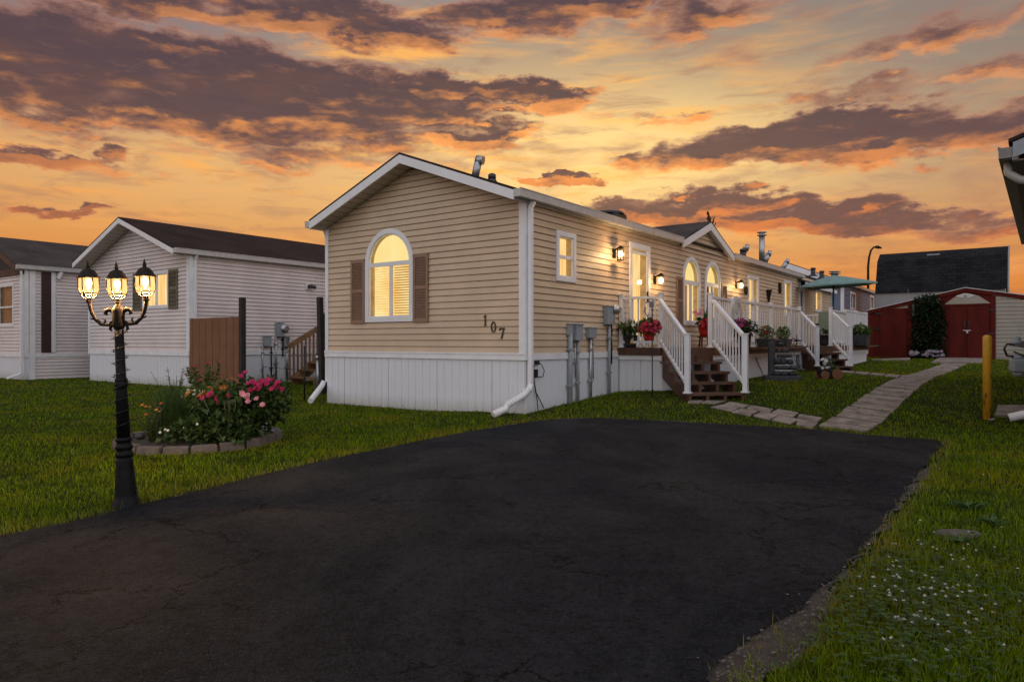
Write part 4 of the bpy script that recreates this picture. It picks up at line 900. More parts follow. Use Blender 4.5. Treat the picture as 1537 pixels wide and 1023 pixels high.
mb = MB(); mb.tube([(ra-.062, rb_, .085), (ra-.066, rb_, .084)], .04, 10); mb.obj('spout_opening', M['cable'], el_)
# gas meter on its riser
gx, gy = (1534-CX)/F*10.3, 10.3; gg = gz(gx, gy)
gm = empty('gas_meter', (gx, gy, gg), -.35, label='grey gas meter on a riser pipe at the right edge behind the yellow bollard', cat='gas meter')
mb = MB(); mb.tube([(.06, 0, -.05), (.06, 0, 1.45)], .034, 12); mb.obj('riser_pipe', M['greybox'], gm)
mb = MB(); mb.box(-.15, .05, -.12, .08, .60, .80); mb.tube([(-.05, -.02, .60), (-.05, -.02, .53)], [.09, .05], 12); mb.tube([(-.05, -.02, .80), (-.05, -.02, .86)], [.1, .06], 12); mb.obj('meter_body', M['greybox'], gm, bevel=.03)
mb = MB(); mb.tube([(.06, 0, 1.0), (-.06, -.02, 1.02), (-.10, -.02, 1.02)], .05, 12); mb.lathe([(.02, -.05), (.085, -.035), (.085, .0), (.05, .02), (.05, .06), (.02, .07)], (-.07, -.02, 1.05), 14); mb.obj('regulator', M['greybox'], gm)
mb = MB(); mb.tube([(-.09, -.03, 1.0), (-.2, -.05, 1.01), (-.235, -.05, .94), (-.2, -.05, .84), (-.12, -.05, .83)], .016, 8); mb.tube([(-.12, -.06, .9), (.0, -.1, .84), (.09, -.08, .80)], .012, 6); mb.obj('hose', M['cable'], gm)
pad = [gp(*p)[:2] for p in ((1493, 626), (1540, 627), (1540, 611), (1498, 611))]
mb = MB(); mb.hexa([(x, y, gz(x, y)-.05) for x, y in pad]+[(x, y, gz(x, y)+.04) for x, y in pad]); tag(mb.obj('paving_slab', M['concrete'], bevel=.01), 'single concrete slab on the grass between the yellow bollard and the gas meter', 'slab')
# yellow bollard
bx_, by_, bz_ = gp(1482, 629); bo = empty('bollard', (bx_, by_, bz_), label='yellow painted steel bollard with rust near its foot on the right lawn', cat='bollard')
m_, t_, b_ = base_mat('worn_yellow_paint'); v_ = t_.coord(); x_, y_, z_ = t_.sep(v_); nz = t_.noise(t_.stretch(v_, (1, 1, .35)), 16, 6, .7)
wear = t_.ss(t_.add(nz, t_.mul(z_, -.14)), .47, .58); t_.put(b_.inputs['Base Color'], t_.mix(wear, t_.mix(t_.noise(v_, 6), (.55, .27, .012), (.62, .33, .02)), (.14, .055, .02))); t_.put(b_.inputs['Roughness'], t_.mix(wear, (.4,)*3, (.9,)*3))
mb = MB(); mb.lathe([(.057, -.05), (.057, 1.13), (.054, 1.155), (.04, 1.175), (.015, 1.183)], (0, 0, 0), 20); mb.obj('steel_tube', m_, bo)
mb = MB(); mb.lathe([(.06, 0), (.075, .0), (.075, .02), (.058, .03)], (.03, 0, -.01), 16); mb.obj('footing', M['concrete'], bo)

# ------------------------------------------------------------------ shed, barn roof, street lamp at the back
sy = 20.2; SG = lambda x, y: gb_(x, y, sy); zg = .50
shd = empty('garden_shed', (*loc2w(0, sy), 0), -TH, label='red and cream metal garden shed with double doors at the end of the path', cat='shed')
e0, e1, pk = SG(1301, 465.5), SG(1546, 443), SG(1449, 431); dl, dr = SG(1417, 459)[0], SG(1487, 459)[0]; dtop = SG(1452, 458.5)[1]
bt = .47; rl = lambda x: (pk[1]+(x-pk[0])*((e0[1]-pk[1])/(e0[0]-pk[0]))) if x < pk[0] else (pk[1]+(x-pk[0])*((e1[1]-pk[1])/(e1[0]-pk[0])))
f0 = SG(1303, 500)[0]; l0, l1 = SG(1320, 500)[0], SG(1363, 500)[0]; r1 = SG(1490, 500)[0]
mb = MB(); siding(mb, gable, bt, 3.0, .13, lambda z: (r1, min(e1[0]-.1, max(r1, pk[0]+(z-pk[1]+.16)/((e1[1]-pk[1])/(e1[0]-pk[0]))))), (), .02); siding(mb, gable, 2.0, 3.0, .12, lambda z: (min(l1+.3, max(f0, pk[0]-(z-pk[1]+.16)/((e0[1]-pk[1])/(e0[0]-pk[0])*1))), l1+.3) if 0 else (l1, l1+.01), (), .02); mb.obj('wall', M['cream'], shd)
mb = MB(); mb.prism([(f0, bt), (r1, bt), (r1, rl(r1)-.1), (pk[0], pk[1]-.1), (f0, rl(f0)-.1)], gable, -.05, .0); mb.box(f0, f0+.02, .051, 3.5, bt, rl(f0)-.1); mb.obj('front_panel', M['rustred'], shd)
mb = MB(); lz = SG(1340, 464)[1]
mb.prism([(l0+.1, lz+.03), (l1-.0, lz+.03), (l1-.0, rl(l1)-.16)], gable, .002, .012); mb.prism([(l1+.12, lz-.3), (dl-.12, lz-.3), (dl-.12, rl(dl-.12)-.16), (l1+.12, rl(l1+.12)-.16)], gable, .002, .012)
mb.prism([(dl+.0, dtop+.06), (dr-.0, dtop+.06), (dr-.35, pk[1]-.30), (pk[0]+.05, pk[1]-.2), (pk[0]-.05, pk[1]-.2), (dl+.35, pk[1]-.30)], gable, .002, .012); mb.obj('gable_infill', M['cream'], shd)
def panel_door(a0_, a1_, z0_, z1_, nm_='door', par=shd):
    mb = MB(); mb.box(a0_, a1_, z0_, z1_, .013, .04, gable)
    for aa in (a0_+.03, a1_-.07): mb.box(aa, aa+.04, z0_+.08, z1_-.1, .04, .052, gable)
    for zz in (z0_+.04, z1_-.1, (z0_+z1_)/2): mb.box(a0_+.03, a1_-.03, zz, zz+.04, .04, .05, gable)
    return mb.obj(nm_, M['rustred'], par)
dm = (dl+dr)/2; d1 = panel_door(dl+.03, dm-.01, bt+.05, dtop-.02); d2 = panel_door(dm+.01, dr-.03, bt+.05, dtop-.02); d3 = panel_door(l0+.02, l1-.02, bt+.02, lz-.02)
for d_, s_ in ((d1, -1), (d2, 1)): mb = MB(); mb.box(dm+s_*.07-.02, dm+s_*.07+.02, 1.62, 1.85, .052, .08, gable); mb.obj('handle', M['cable'], d_)
mb = MB(); mb.box(dm-.11, dm+.11, 1.50, 1.53, .054, .07, gable); mb.box(dm-.02, dm+.04, 1.42, 1.50, .054, .09, gable); mb.obj('padlock', M['galv'], d1)
for zz in (1.0, 1.6, 2.15): mb = MB(); mb.box(l0-.11, l0+.06, zz-.03, zz+.03, .052, .066, gable); mb.obj('hinge', M['cable'], d3)
for zz in (1.4, 2.2): mb = MB(); mb.box(dr-.04, dr+.1, zz-.03, zz+.03, .052, .066, gable); mb.obj('hinge', M['cable'], d2)
mb = MB()
for (xa, za), (xb_, zb_) in (((e0[0], e0[1]), pk), (pk, (e1[0], e1[1]))): mb.hexa([gable(xa, za-.15, .015), gable(xb_, zb_-.15, .015), gable(xb_, zb_-.15, .06), gable(xa, za-.15, .06), gable(xa, za-.03, .015), gable(xb_, zb_-.03, .015), gable(xb_, zb_-.03, .06), gable(xa, za-.03, .06)])
mb.box(dl-.14, dl, bt, dtop+.05, .002, .05, gable); mb.box(dr, dr+.14, bt, rl(dr+.1)-.16, .002, .05, gable); mb.box(dl, dr, dtop, dtop+.06, .002, .05, gable); mb.box(l1+.0, l1+.12, bt, rl(l1)-.16, .002, .05, gable); mb.box(l0-.1, l0+.02, bt, rl(l0)-.16, .002, .012, gable); mb.box(l0+.02, l1, lz-.02, lz+.03, .002, .05, gable)
mb.obj('door_frame', M['rustred'], shd)
mb = MB(); th_ = .03
for (xa, za), (xb_, zb_) in ((e0, pk), (pk, e1)): mb.hexa([(xa, -.09, za-.028), (xb_, -.09, zb_-.028), (xb_, 3.5, zb_-.028), (xa, 3.5, za-.028), (xa, -.09, za), (xb_, -.09, zb_), (xb_, 3.5, zb_), (xa, 3.5, za)])
mb.obj('roof', M['gutter'], shd)
mb = MB(); mb.ball(gable(pk[0], pk[1]-.29, .03), .05, 8); mb.prism([(pk[0]+.24*cos(k*pi/8)*(1+.2*cos(k*pi/2)), pk[1]-.29+.075*sin(k*pi/8)) for k in range(16)], gable, .013, .03); mb.obj('gable_ornament', M['galv'], shd)
# climbing plant between the shed doors
def leaves(n, c, r, size, shape='ell', ar=.6, up=.3, rr=None):
    mb = MB(); R = rr or random
    for _ in range(n):
        while 1:
            p = Vector((R.uniform(-1, 1), R.uniform(-1, 1), R.uniform(-1, 1)))
            if p.length <= 1: break
        if shape == 'shell': p = p.normalized()*(R.random()**.25)
        d = Vector((R.gauss(0, 1), R.gauss(0, 1), R.gauss(0, 1)+up))+p*.8
        L = size*R.uniform(.6, 1.35); mb.leaf((c[0]+p.x*r[0], c[1]+p.y*r[1], c[2]+p.z*r[2]), d, (R.gauss(0, .5), R.gauss(0, .5), 1), L, L*ar)
    return mb
def join(*ms):
    o = MB()
    for m_ in ms:
        k = len(o.v); o.v += m_.v; o.f += [tuple(i+k for i in f_) for f_ in m_.f]; o.sm += m_.sm
    return o
def blooms(mb, c, R, n=5, up=(0, 0, 1), w=.8):
    d0 = Vector(up).normalized(); a = d0.orthogonal().normalized(); b_ = d0.cross(a); ph = random.random()*6
    for k in range(n):
        t = ph+2*pi*k/n; q = a*cos(t)+b_*sin(t)+d0*.35; mb.leaf(c, q, d0, R, R*w, .15)
va, vb = SG(1367.5, 500)[0], SG(1423, 500)[0]; vz = SG(1395, 444)[1]; vc = (va+vb)/2
vn = empty('climbing_vine', (*loc2w(vc, sy-.16), .45), -TH, label='dense dark green climbing plant growing up between the red shed doors', cat='plant')
parts = []
for k in range(26):
    z = .15+k/25*(vz-.45-.3); w = (vb-va)/2*(1-.35*max(0, (k-17)/9)**2)*random.uniform(.86, 1.05)
    parts.append(leaves(150, (random.uniform(-.06, .06), 0, z), (w, .22, .22), .10, ar=.7))
join(*parts).obj('foliage', M['vine'], vn)
mb = MB()
for k in range(26): blooms(mb, (random.uniform(-.6, .6), -.24, random.uniform(.5, vz-.6)), .05)
mb.obj('blossoms', M['orange'], vn)
mb = MB(); [mb.tube([(x, .06, 0), (x*1.3, .05, .8), (x*.8, .05, 1.7)], .02, 5) for x in (-.3, 0, .3)]; mb.obj('stem', M['darkwood'], vn)
pf = empty('petunia_clump', (*loc2w(vc-.02, sy-.42), .47), -TH, label='low clump of pale lilac and white flowers at the foot of the climbing plant', cat='flowers')
leaves(420, (0, 0, .14), ((vb-va)/2*.9, .16, .16), .08).obj('foliage', M['vine'], pf)
mb = MB()
for k in range(46): blooms(mb, (random.uniform(-.5, .5), random.uniform(-.2, -.08), random.uniform(.16, .34)), .06, up=(0, -1, .5))
mb.obj('blossoms', M['lilac'], pf)
# barn with a gambrel roof beyond
br_p = np.array([21.7, 31.0]); bn = empty('barn', (*br_p, 0), -TH, label='barn with black gambrel shingle roof standing behind the red shed', cat='barn')
BL = 4.95; prof = [(0, 5.32), (.75, 4.90), (1.35, 3.42)]    # half profile: out from the ridge, height
mb = MB()
for s_ in (-1, 1):
    for (y0, z0), (y1, z1) in zip(prof, prof[1:]):
        q = [(-BL, s_*y0, z0), (0.1, s_*y0, z0), (0.1, s_*y1, z1), (-BL, s_*y1, z1)]; mb.hexa([(x, y, z-.05) for x, y, z in q]+[(x, y, z) for x, y, z in q])
m_, t_, b_ = base_mat('black_barn_shingles'); v_ = t_.coord(); x_, y_, z_ = t_.sep(v_)
bt_ = t_.n.new('ShaderNodeTexBrick'); t_.put(bt_.inputs['Vector'], t_.vec(x_, z_)); bt_.inputs['Scale'].default_value = 1; bt_.inputs['Brick Width'].default_value = .32; bt_.inputs['Row Height'].default_value = .14; bt_.inputs['Mortar Size'].default_value = .01
bt_.inputs['Color1'].default_value = (.010, .010, .012, 1); bt_.inputs['Color2'].default_value = (.020, .020, .022, 1); bt_.inputs['Mortar'].default_value = (.004, .004, .005, 1)
t_.put(b_.inputs['Base Color'], t_.mix(t_.ss(t_.noise(v_, 1.5, 5), .4, .7, 0, .5), bt_.outputs[0], (.028, .026, .027))); b_.inputs['Roughness'].default_value = .95; b_.inputs['Specular IOR Level'].default_value = .15; t_.put(b_.inputs['Normal'], t_.bump(bt_.outputs[1], .5, .02))
rf = mb.obj('roof', m_, bn)
mb = MB(); mb.box(-2.95, -2.45, -.42, -.18, 5.02, 5.14); mb.obj('skylight', M['greybox'], rf)
mb = MB(); mb.box(-BL, 0, -1.25, 1.25, 0, 3.41); mb.obj('wall', M['greyside'], bn); mb = MB(); mb.prism([(-1.25, 3.411), (1.25, 3.411), (.68, 4.85), (0, 5.24), (-.68, 4.85)], lambda a, z, o: (o, a, z), -.12, .0); mb.obj('gable_wall', M['greyside'], bn); mb = MB(); mb.prism([(-1.25, 3.411), (1.25, 3.411), (.68, 4.85), (0, 5.24), (-.68, 4.85)], lambda a, z, o: (o, a, z), -BL, -BL+.1); mb.obj('gable_wall', M['greyside'], bn)
mb = MB()
for (y0, z0), (y1, z1) in zip(prof, prof[1:]): mb.hexa([(.1, -y0, z0-.2), (.1, -y1, z1-.2), (.16, -y1, z1-.2), (.16, -y0, z0-.2), (.1, -y0, z0+.02), (.1, -y1, z1+.02), (.16, -y1, z1+.02), (.16, -y0, z0+.02)])
mb.obj('gable_trim', M['greyside'], bn)
sl = empty('street_lamp', ((1303-CX)/F*45, 45, .6), label='dark curved street lamp pole rising behind the blue grey home', cat='street lamp')
mb = MB(); mb.tube([(0, 0, 0), (0, 0, 4.), (.0, 0, 5.3), (.06, 0, 5.9), (.18, 0, 6.35), (.36, 0, 6.55), (.55, 0, 6.56)], [.09, .08, .07, .065, .06, .055, .05], 10); mb.obj('pole', M['bronze'], sl)
mb = MB(); mb.tube([(.45, 0, 6.56), (.6, 0, 6.56), (.85, 0, 6.5)], [.07, .11, .05], 10); mb.obj('lamp_head', M['bronze'], sl)

# ------------------------------------------------------------------ between the homes on the left
fw_ = 2.18; fp = empty('board_fence', (*loc2w(nx+.02, ny0), 0), -TH, label='brown board fence panel standing between the pinkish home and a dark post', cat='fence')
mb = MB(); n_ = 15
for k in range(n_): mb.box(fw_*k/n_+.004, fw_*(k+1)/n_-.004, -.012+.006*(k % 2), .012+.006*(k % 2), .03, 1.70+random.uniform(-.006, .006))
mb.obj('boards', M['cedar'], fp)
for z in (.35, 1.35): mb = MB(); mb.box(0, fw_, .02, .06, z, z+.09); mb.obj('rail', M['cedar'], fp)
def dpost(x, y, h, w, lab, lean=(0, 0)):
    mb = MB(); mb.hexa([(-w, -w, -.1), (w, -w, -.1), (w, w, -.1), (-w, w, -.1)]+[(a+lean[0], b+lean[1], h) for a, b in ((-w, -w), (w, -w), (w, w), (-w, w))])
    return tag(mb.obj('fence_post', M['darkwood'], None, .012, (x, y, gz(x, y)), -TH), lab, 'post')
x, y = loc2w(nx+fw_+.1, ny0-.02); dpost(x, y, 2.14, .06, 'dark square timber post at the end of the brown fence panel')
Y_ = 15.3; dpost((484-CX)/F*Y_, Y_, 2.1, .055, 'tall leaning dark timber post beside the wall corner of the beige home', (-.09, .0))
Y_ = 15.6; dpost((489.5-CX)/F*Y_, Y_, 1.75, .06, 'shorter dark timber post hidden partly behind the beige home corner')
Y_ = 13.6; mb = MB(); mb.tube([(0, 0, -.05), (0, 0, 1.05)], .018, 8); mb.tube([(-.07, 0, .25), (.07, 0, .25)], .01, 6); tag(mb.obj('garden_stake', M['cable'], None, loc=((457-CX)/F*Y_, Y_, 0)), 'thin black metal stake in the grass in front of the cedar steps', 'stake')
Y_ = 16.6; mb = MB(); mb.tube([(0, 0, -.05), (0, 0, .72)], .065, 14); mb.tube([(0, 0, .72), (0, 0, .80)], .085, 14); tag(mb.obj('vent_pipe', M['galv'], None, loc=((478.5-CX)/F*Y_, Y_, 0)), 'short grey pipe with pale cap standing beside the cedar steps', 'pipe')
for k, z in enumerate((.80, .47)):
    a, b = loc2w(-6.9, 2.2), loc2w(-10.2, 2.6); mb = MB(); mb.tube([(*a, z), (*(.5*(a+b)), z-.03), (*b, z)], .006, 5); tag(mb.obj('fence_wire', M['cable']), ('upper' if k == 0 else 'lower')+' strand of thin black wire strung before the cedar steps', 'wire')
cs = empty('cedar_steps', (*loc2w(-9.72, 3.1), 0), -TH, label='cedar steps with a sloping slatted handrail between the two homes', cat='steps')
for k in range(5): q = MB(); q.box(0, 1.0, .27*k, .27*k+.28, .16+.19*k, .2+.19*k); q.obj('tread', M['cedarrail'], cs)
for x in (0.02, .94): q = MB(); q.prism([(0, 0), (.3, 0), (1.4, .8), (1.4, 1.1), (.0, .14)], lambda a, z, o: (o, a, z), x, x+.045); q.obj('stringer', M['cedarrail'], cs)
q = MB(); q.bar((0, -.05, 1.0), (0, 1.45, 1.78), .05, .14); q.bar((0, -.02, .16), (0, 1.45, 1.0), .04, .07)
for k in range(12): f_ = k/11.; q.bar((0, -.02+1.42*f_, .1+.82*f_), (0, -.02+1.42*f_, .96+.76*f_), .04)
q.obj('railing', M['cedarrail'], cs)
q = MB(); q.box(-.2, 1.1, 1.4, 2.4, 1.0, 1.06); q.box(-.2, 1.1, 1.4, 1.44, .85, .999); [q.box(x, x+.09, 1.45, 1.54, 0, .999) for x in (-.19, .99)]; [q.box(x, x+.06, 1.5, 1.56, 1.06, 1.95) for x in (-.18, .2, .5)]; q.box(-.2, .6, 1.49, 1.57, 1.951, 2.0); q.obj('landing', M['darkwood'], cs)
# ------------------------------------------------------------------ three-lantern lamp post by the driveway
lx, ly, lz = gp(190, 761)
lp = empty('lamp_post', (lx, ly, lz), label='black three-lantern garden lamp post leaning beside the driveway edge', cat='lamp post')
lp.rotation_euler = (0, math.radians(-2.3), .12)
mb = MB(); mb.lathe([(.098, -.04), (.098, .012), (.092, .02), (.09, .04), (.078, .06), (.072, .075), (.07, .09), (.052, .32), (.05, .345)], (0, 0, 0), 24); pb = mb.obj('base', M['black'], lp)
mb = MB(); mb.lathe([(.052, .345), (.058, .355), (.058, .37), (.050, .38), (.048, .395), (.056, .405), (.057, .418), (.047, .43), (.045, .45), (.054, .458), (.054, .47), (.042, .48)], (0, 0, 0), 22); mb.obj('collar', M['black'], lp)
mb = MB(); mb.lathe([(.042, .48), (.036, .80), (.034, .82), (.043, .83), (.043, .845), (.036, .855), (.04, .865), (.04, .875), (.032, .885), (.029, 1.15), (.028, 1.23)], (0, 0, 0), 20)
mb.obj('column', M['black'], lp)
mb = MB(); mb.lathe([(.030, 1.22), (.038, 1.235), (.038, 1.30), (.042, 1.335), (.04, 1.35), (.032, 1.365), (.016, 1.382), (.014, 1.39), (.024, 1.395), (.02, 1.402), (.016, 1.405)], (0, 0, 0), 18)
for s_ in (-1, 1):
    mb.tube([(s_*.03, 0, 1.335), (s_*.055, 0, 1.352), (s_*.075, 0, 1.345), (s_*.083, 0, 1.325), (s_*.07, 0, 1.315)], [.016, .017, .016, .012, .006], 8)
    mb.tube([(s_*.03, 0, 1.27), (s_*.05, 0, 1.245), (s_*.057, 0, 1.215), (s_*.045, 0, 1.205)], [.012, .011, .009, .005], 7)
mb.obj('capital', M['bronze'], lp)
for s_ in (-1, 1):
    mb = MB(); mb.tube([(s_*.035, 0, 1.265), (s_*.07, 0, 1.248), (s_*.11, 0, 1.252), (s_*.145, 0, 1.285), (s_*.168, 0, 1.33), (s_*.178, 0, 1.375), (s_*.182, 0, 1.41)], [.013, .012, .012, .012, .013, .013, .014], 10)
    mb.tube([(s_*.10, 0, 1.25), (s_*.085, 0, 1.275), (s_*.09, 0, 1.292), (s_*.1, 0, 1.288)], [.008, .007, .006, .004], 6); mb.tube([(s_*.15, 0, 1.29), (s_*.172, 0, 1.292), (s_*.18, 0, 1.302)], [.008, .006, .003], 6)
    mb.lathe([(.012, 1.40), (.022, 1.405), (.022, 1.415), (.014, 1.42)], (s_*.182, 0, 0), 14); mb.obj('arm', M['bronze'], lp)
def lantern(x, y, z, power):
    mb = MB(); n = 6
    mb.lathe([(.013, .0), (.018, .008), (.019, .02), (.012, .03)], (x, y, z), 14)
    for k in range(n):
        a = 2*pi*k/n+.3; c_, s_ = cos(a), sin(a); mb.tube([(x+.02*c_, y+.02*s_, z+.015), (x+.045*c_, y+.045*s_, z+.035), (x+.056*c_, y+.056*s_, z+.055)], .004, 5)
        mb.tube([(x+.0565*c_, y+.0565*s_, z+.052), (x+.069*c_, y+.069*s_, z+.105), (x+.066*c_, y+.066*s_, z+.172)], .0042, 5)
    mb.tube([(x+.057*cos(2*pi*k/24), y+.057*sin(2*pi*k/24), z+.055) for k in range(25)], .0045, 6)
    mb.lathe([(.066, .168), (.078, .170), (.080, .176), (.066, .186), (.058, .205), (.042, .228), (.022, .240), (.014, .243), (.012, .252), (.016, .258), (.009, .266), (.012, .275), (.007, .284), (.004, .30), (.001, .305)], (x, y, z), 24)
    KS = .91
    def shrink(b): b.v = [(x+(p[0]-x)*KS, y+(p[1]-y)*KS, z+(p[2]-z)*KS) for p in b.v]; return b
    o = shrink(mb).obj('lantern', M['bronze'], lp)
    gl_ = MB(); r_ = [(.054, .06), (.062, .09), (.066, .12), (.064, .168)]; i0 = 0
    for k in range(24):
        for (ra_, za_), (rb2, zb_) in zip(r_, r_[1:]):
            a, b = 2*pi*k/24, 2*pi*(k+1)/24
            gl_.poly([(x+ra_*cos(a), y+ra_*sin(a), z+za_), (x+ra_*cos(b), y+ra_*sin(b), z+za_), (x+rb2*cos(b), y+rb2*sin(b), z+zb_), (x+rb2*cos(a), y+rb2*sin(a), z+zb_)], True)
    shrink(gl_).obj('lantern_glass', M['lantern'], o)
    b_ = MB(); b_.lathe([(.008, -.05), (.010, -.03), (.022, -.005), (.025, .012), (.018, .03), (.004, .04)], (x, y, z+.128), 14); shrink(b_).obj('bulb', M['bulb'], o)
    lamp('lantern_light', (x, y, z+.060), power, (1, .58, .24), .010, parent=o)
lantern(-.182, 0, 1.413, 42); lantern(.182, 0, 1.413, 42); lantern(0, 0, 1.400, 34)
mb = MB(); a = 0; pts = []
for k in range(150): a = k/150*2*pi*9; z = .50+k/150*.78; r_ = .047-.016*k/150+random.uniform(0, .004); pts.append((r_*cos(a), r_*sin(a), z))
mb.tube(pts, .0028, 4)
for p in pts[::3]: mb.tube([p, (p[0]*1.5+random.uniform(-.004, .004), p[1]*1.5, p[2]+random.uniform(-.006, .012))], [.004, .0022], 5)
mb.obj('light_string', M['cable'], lp)

# ------------------------------------------------------------------ the round flower bed
bcx, bcy, brx, bry = -3.52, 7.98, .80, .90
mb = MB(); mb.lathe([(.93, -.02), (.9, .04), (.5, .1), (.01, .12)], (bcx, bcy, 0), 40, sx=brx, sy=bry); tag(mb.obj('bed_soil', M['soilbed']), kind='structure')
NS_ = 20; proto = None; ang = 0
for k in range(NS_):
    a0_ = 2*pi*k/NS_+.04; a1_ = a0_+2*pi/NS_-.03; T = lambda a, r, z: (bcx+brx*r*cos(a), bcy+bry*r*sin(a), z)
    mb = MB(); am_ = (a0_+a1_)/2; jr = random.uniform(-.02, .02); h_ = .085+random.uniform(-.01, .012)
    mb.hexa([T(a0_, .96+jr, -.03), T(a0_, 1.09+jr, -.03), T(a1_, 1.09+jr, -.03), T(a1_, .96+jr, -.03), T(a0_, .97+jr, h_), T(a0_, 1.07+jr, h_), T(a1_, 1.07+jr, h_), T(a1_, .97+jr, h_)])
    tag(mb.obj('edging_stone', M['stone'], None, .012), 'brown edging stone in the ring round the flower bed', 'stone', 'edging stones round the flower bed')
def plant(name, x, y, z, label, cat='plant', group=None, rot=0): return empty(name, (x, y, z), rot, label=label, cat=cat, group=group)
def at(px, Y): return (px-CX)/F*Y
# pink rose bush
rb = plant('rose_bush', at(345, 7.75), 7.75, .05, 'rose bush with dark leaves and bright pink blooms in the round flower bed')
fol = join(leaves(900, (.05, .05, .26), (.46, .42, .27), .085), leaves(520, (.34, .1, .42), (.30, .25, .24), .085), leaves(200, (.0, .1, .5), (.35, .25, .16), .07), leaves(260, (-.28, .0, .2), (.25, .3, .2), .075))
fol.obj('foliage', M['leaf'], rb)
mb = MB(); mb2 = MB()
def cluster(mb, px, py, Y, n, spread, R):
    for _ in range(n):
        x = at(px, Y)+random.gauss(0, spread); y = Y+random.gauss(0, spread*.6); z = H-(py-HY)*Y/F+random.gauss(0, spread*.6); x -= rb.location.x; y -= rb.location.y; z -= rb.location.z
        for d_ in range(2): blooms(mb, (x, y, z), R*(1-.3*d_), 6, (random.gauss(0, .5), -1, random.uniform(.2, 1.2)), .95)
for px, py, n, sp in ((372, 573, 7, .05), (388, 572, 8, .05), (398, 578, 8, .05), (409, 577, 9, .06), (415, 584, 5, .04), (395, 580, 4, .05), (371, 562, 3, .03), (316, 597, 7, .05), (328, 596, 5, .05), (340, 597, 3, .05)): cluster(mb, px, py, 7.62, max(2, int(n*.6)), sp*1.25, .036)
mb.obj('blossoms', M['pink'], rb); mb = MB()
for px, py, n, sp in ((364, 595, 7, .04), (372, 597, 6, .04), (391, 600, 4, .05)): cluster(mb, px, py, 7.5, max(2, n//2), sp*1.2, .034)
mb.obj('pale_blossoms', M['palepink'], rb)
mb = MB()
for k in range(14): a = random.uniform(0, 6.3); mb.tube([(.05*cos(a), .05*sin(a), -.02), (.2*cos(a), .2*sin(a), .22), (.34*cos(a), .34*sin(a), .45)], .006, 4)
mb.obj('stem', M['stem'], rb)
# orange and yellow lilies
li = plant('lily_plant', at(318, 7.9), 7.9, .06, 'lilies with orange and yellow blooms behind the pink roses of the bed')
leaves(420, (-.05, .05, .38), (.36, .28, .2), .09, ar=.3, up=.8).obj('foliage', M['leafl'], li)
mb = MB()
for _ in range(14): blooms(mb, (random.gauss(0, .12), random.gauss(-.1, .08), random.uniform(.44, .58)), .048, 6, (random.gauss(0, .4), -.6, 1), .45)
mb.obj('blossoms', M['orange'], li)
mb = MB()
for _ in range(10): blooms(mb, (random.gauss(-.22, .1), random.gauss(-.05, .08), random.uniform(.40, .54)), .026, 6, (0, -.6, 1), .6)
mb.obj('pale_blossoms', M['whitep'], li)
# ornamental grass clump
og = plant('ornamental_grass', at(258, 7.75), 7.75, .02, 'tall arching ornamental grass clump on the lamp post side of the flower bed')
mb = MB()
for _ in range(620):
    a = random.uniform(0, 2*pi); r = random.uniform(.02, .5)*random.random()**.3; h_ = random.uniform(.42, .74)*(1-.35*r); b0 = (random.gauss(0, .06), random.gauss(0, .06), 0); w = random.uniform(.004, .008)
    p = Vector(b0); pr = None
    for k in range(5):
        f_ = k/4; q = Vector((b0[0]+cos(a)*r*f_**1.7, b0[1]+sin(a)*r*f_**1.7, h_*(f_*(1.15-.18*f_*(1+r)))))
        s_ = Vector((-sin(a), cos(a), 0))*w*(1-f_*.9)
        if pr: mb.poly([pr[0], pr[1], q+s_, q-s_], True)
        pr = (q-s_, q+s_)
mb.obj('blades', M['blade'], og)
# tall thin weeds behind
def weed(px, Y, h_, label, n=5, fl=None, sp=.12, lm='leafl', leafn=16, size=.05):
    w = plant('tall_weed', at(px, Y), Y, .03, label); mb = MB(); lf = MB(); f2 = MB()
    for k in range(n):
        a = random.uniform(0, 6.28); tx_, ty_ = cos(a)*sp*random.random(), sin(a)*sp*random.random(); hh = h_*random.uniform(.75, 1); pts = [Vector((tx_*f_**1.5, ty_*f_**1.5, hh*f_)) for f_ in (0, .35, .7, 1)]
        mb.tube(pts, [.006, .005, .004, .002], 5)
        for j in range(leafn):
            f_ = random.uniform(.12, 1); p = Vector((tx_*f_**1.5, ty_*f_**1.5, hh*f_)); L = size*random.uniform(.6, 1.3)*(1.15-.6*f_); lf.leaf(p, (random.gauss(0, 1), random.gauss(0, 1), random.uniform(.1, .9)), (0, 0, 1), L*1.3, L*.55)
        if fl and random.random() < .5: blooms(f2, pts[-1], .022, 5, (0, -.6, 1))
    lf.obj('foliage', M[lm], w); mb.obj('stem', M['stem'], w)
    if fl: f2.obj('blossoms', M[fl], w)
weed(262, 8.5, .80, 'thin dark seed stalks rising behind the ornamental grass of the bed', 9, None, .30, 'leaf', 24, .055)
weed(312, 8.55, .86, 'tall leafy green weed standing before the brown fence panel', 16, 'red', .34, 'leafl', 60, .075)
weed(383, 8.45, .70, 'leafy stalk rising above the pink blooms of the rose bush', 7, None, .16, 'leafl', 34, .07)
weed(228, 7.45, .46, 'low yellowish sprigs at the lamp post end of the flower bed', 14, 'orange', .22, 'leafl', 34, .04)
weed(240, 7.55, .5, 'sprig with one orange bloom beside the ornamental grass', 2, 'orange', .05, 'leafl', 8, .03)
fl_ = plant('leafy_clump', at(290, 7.42), 7.42, .05, 'low dark leafy clump at the front edge of the flower bed'); join(leaves(420, (0, 0, .1), (.36, .2, .14), .07), leaves(300, (.35, .05, .12), (.25, .2, .16), .07)).obj('foliage', M['leaf'], fl_)
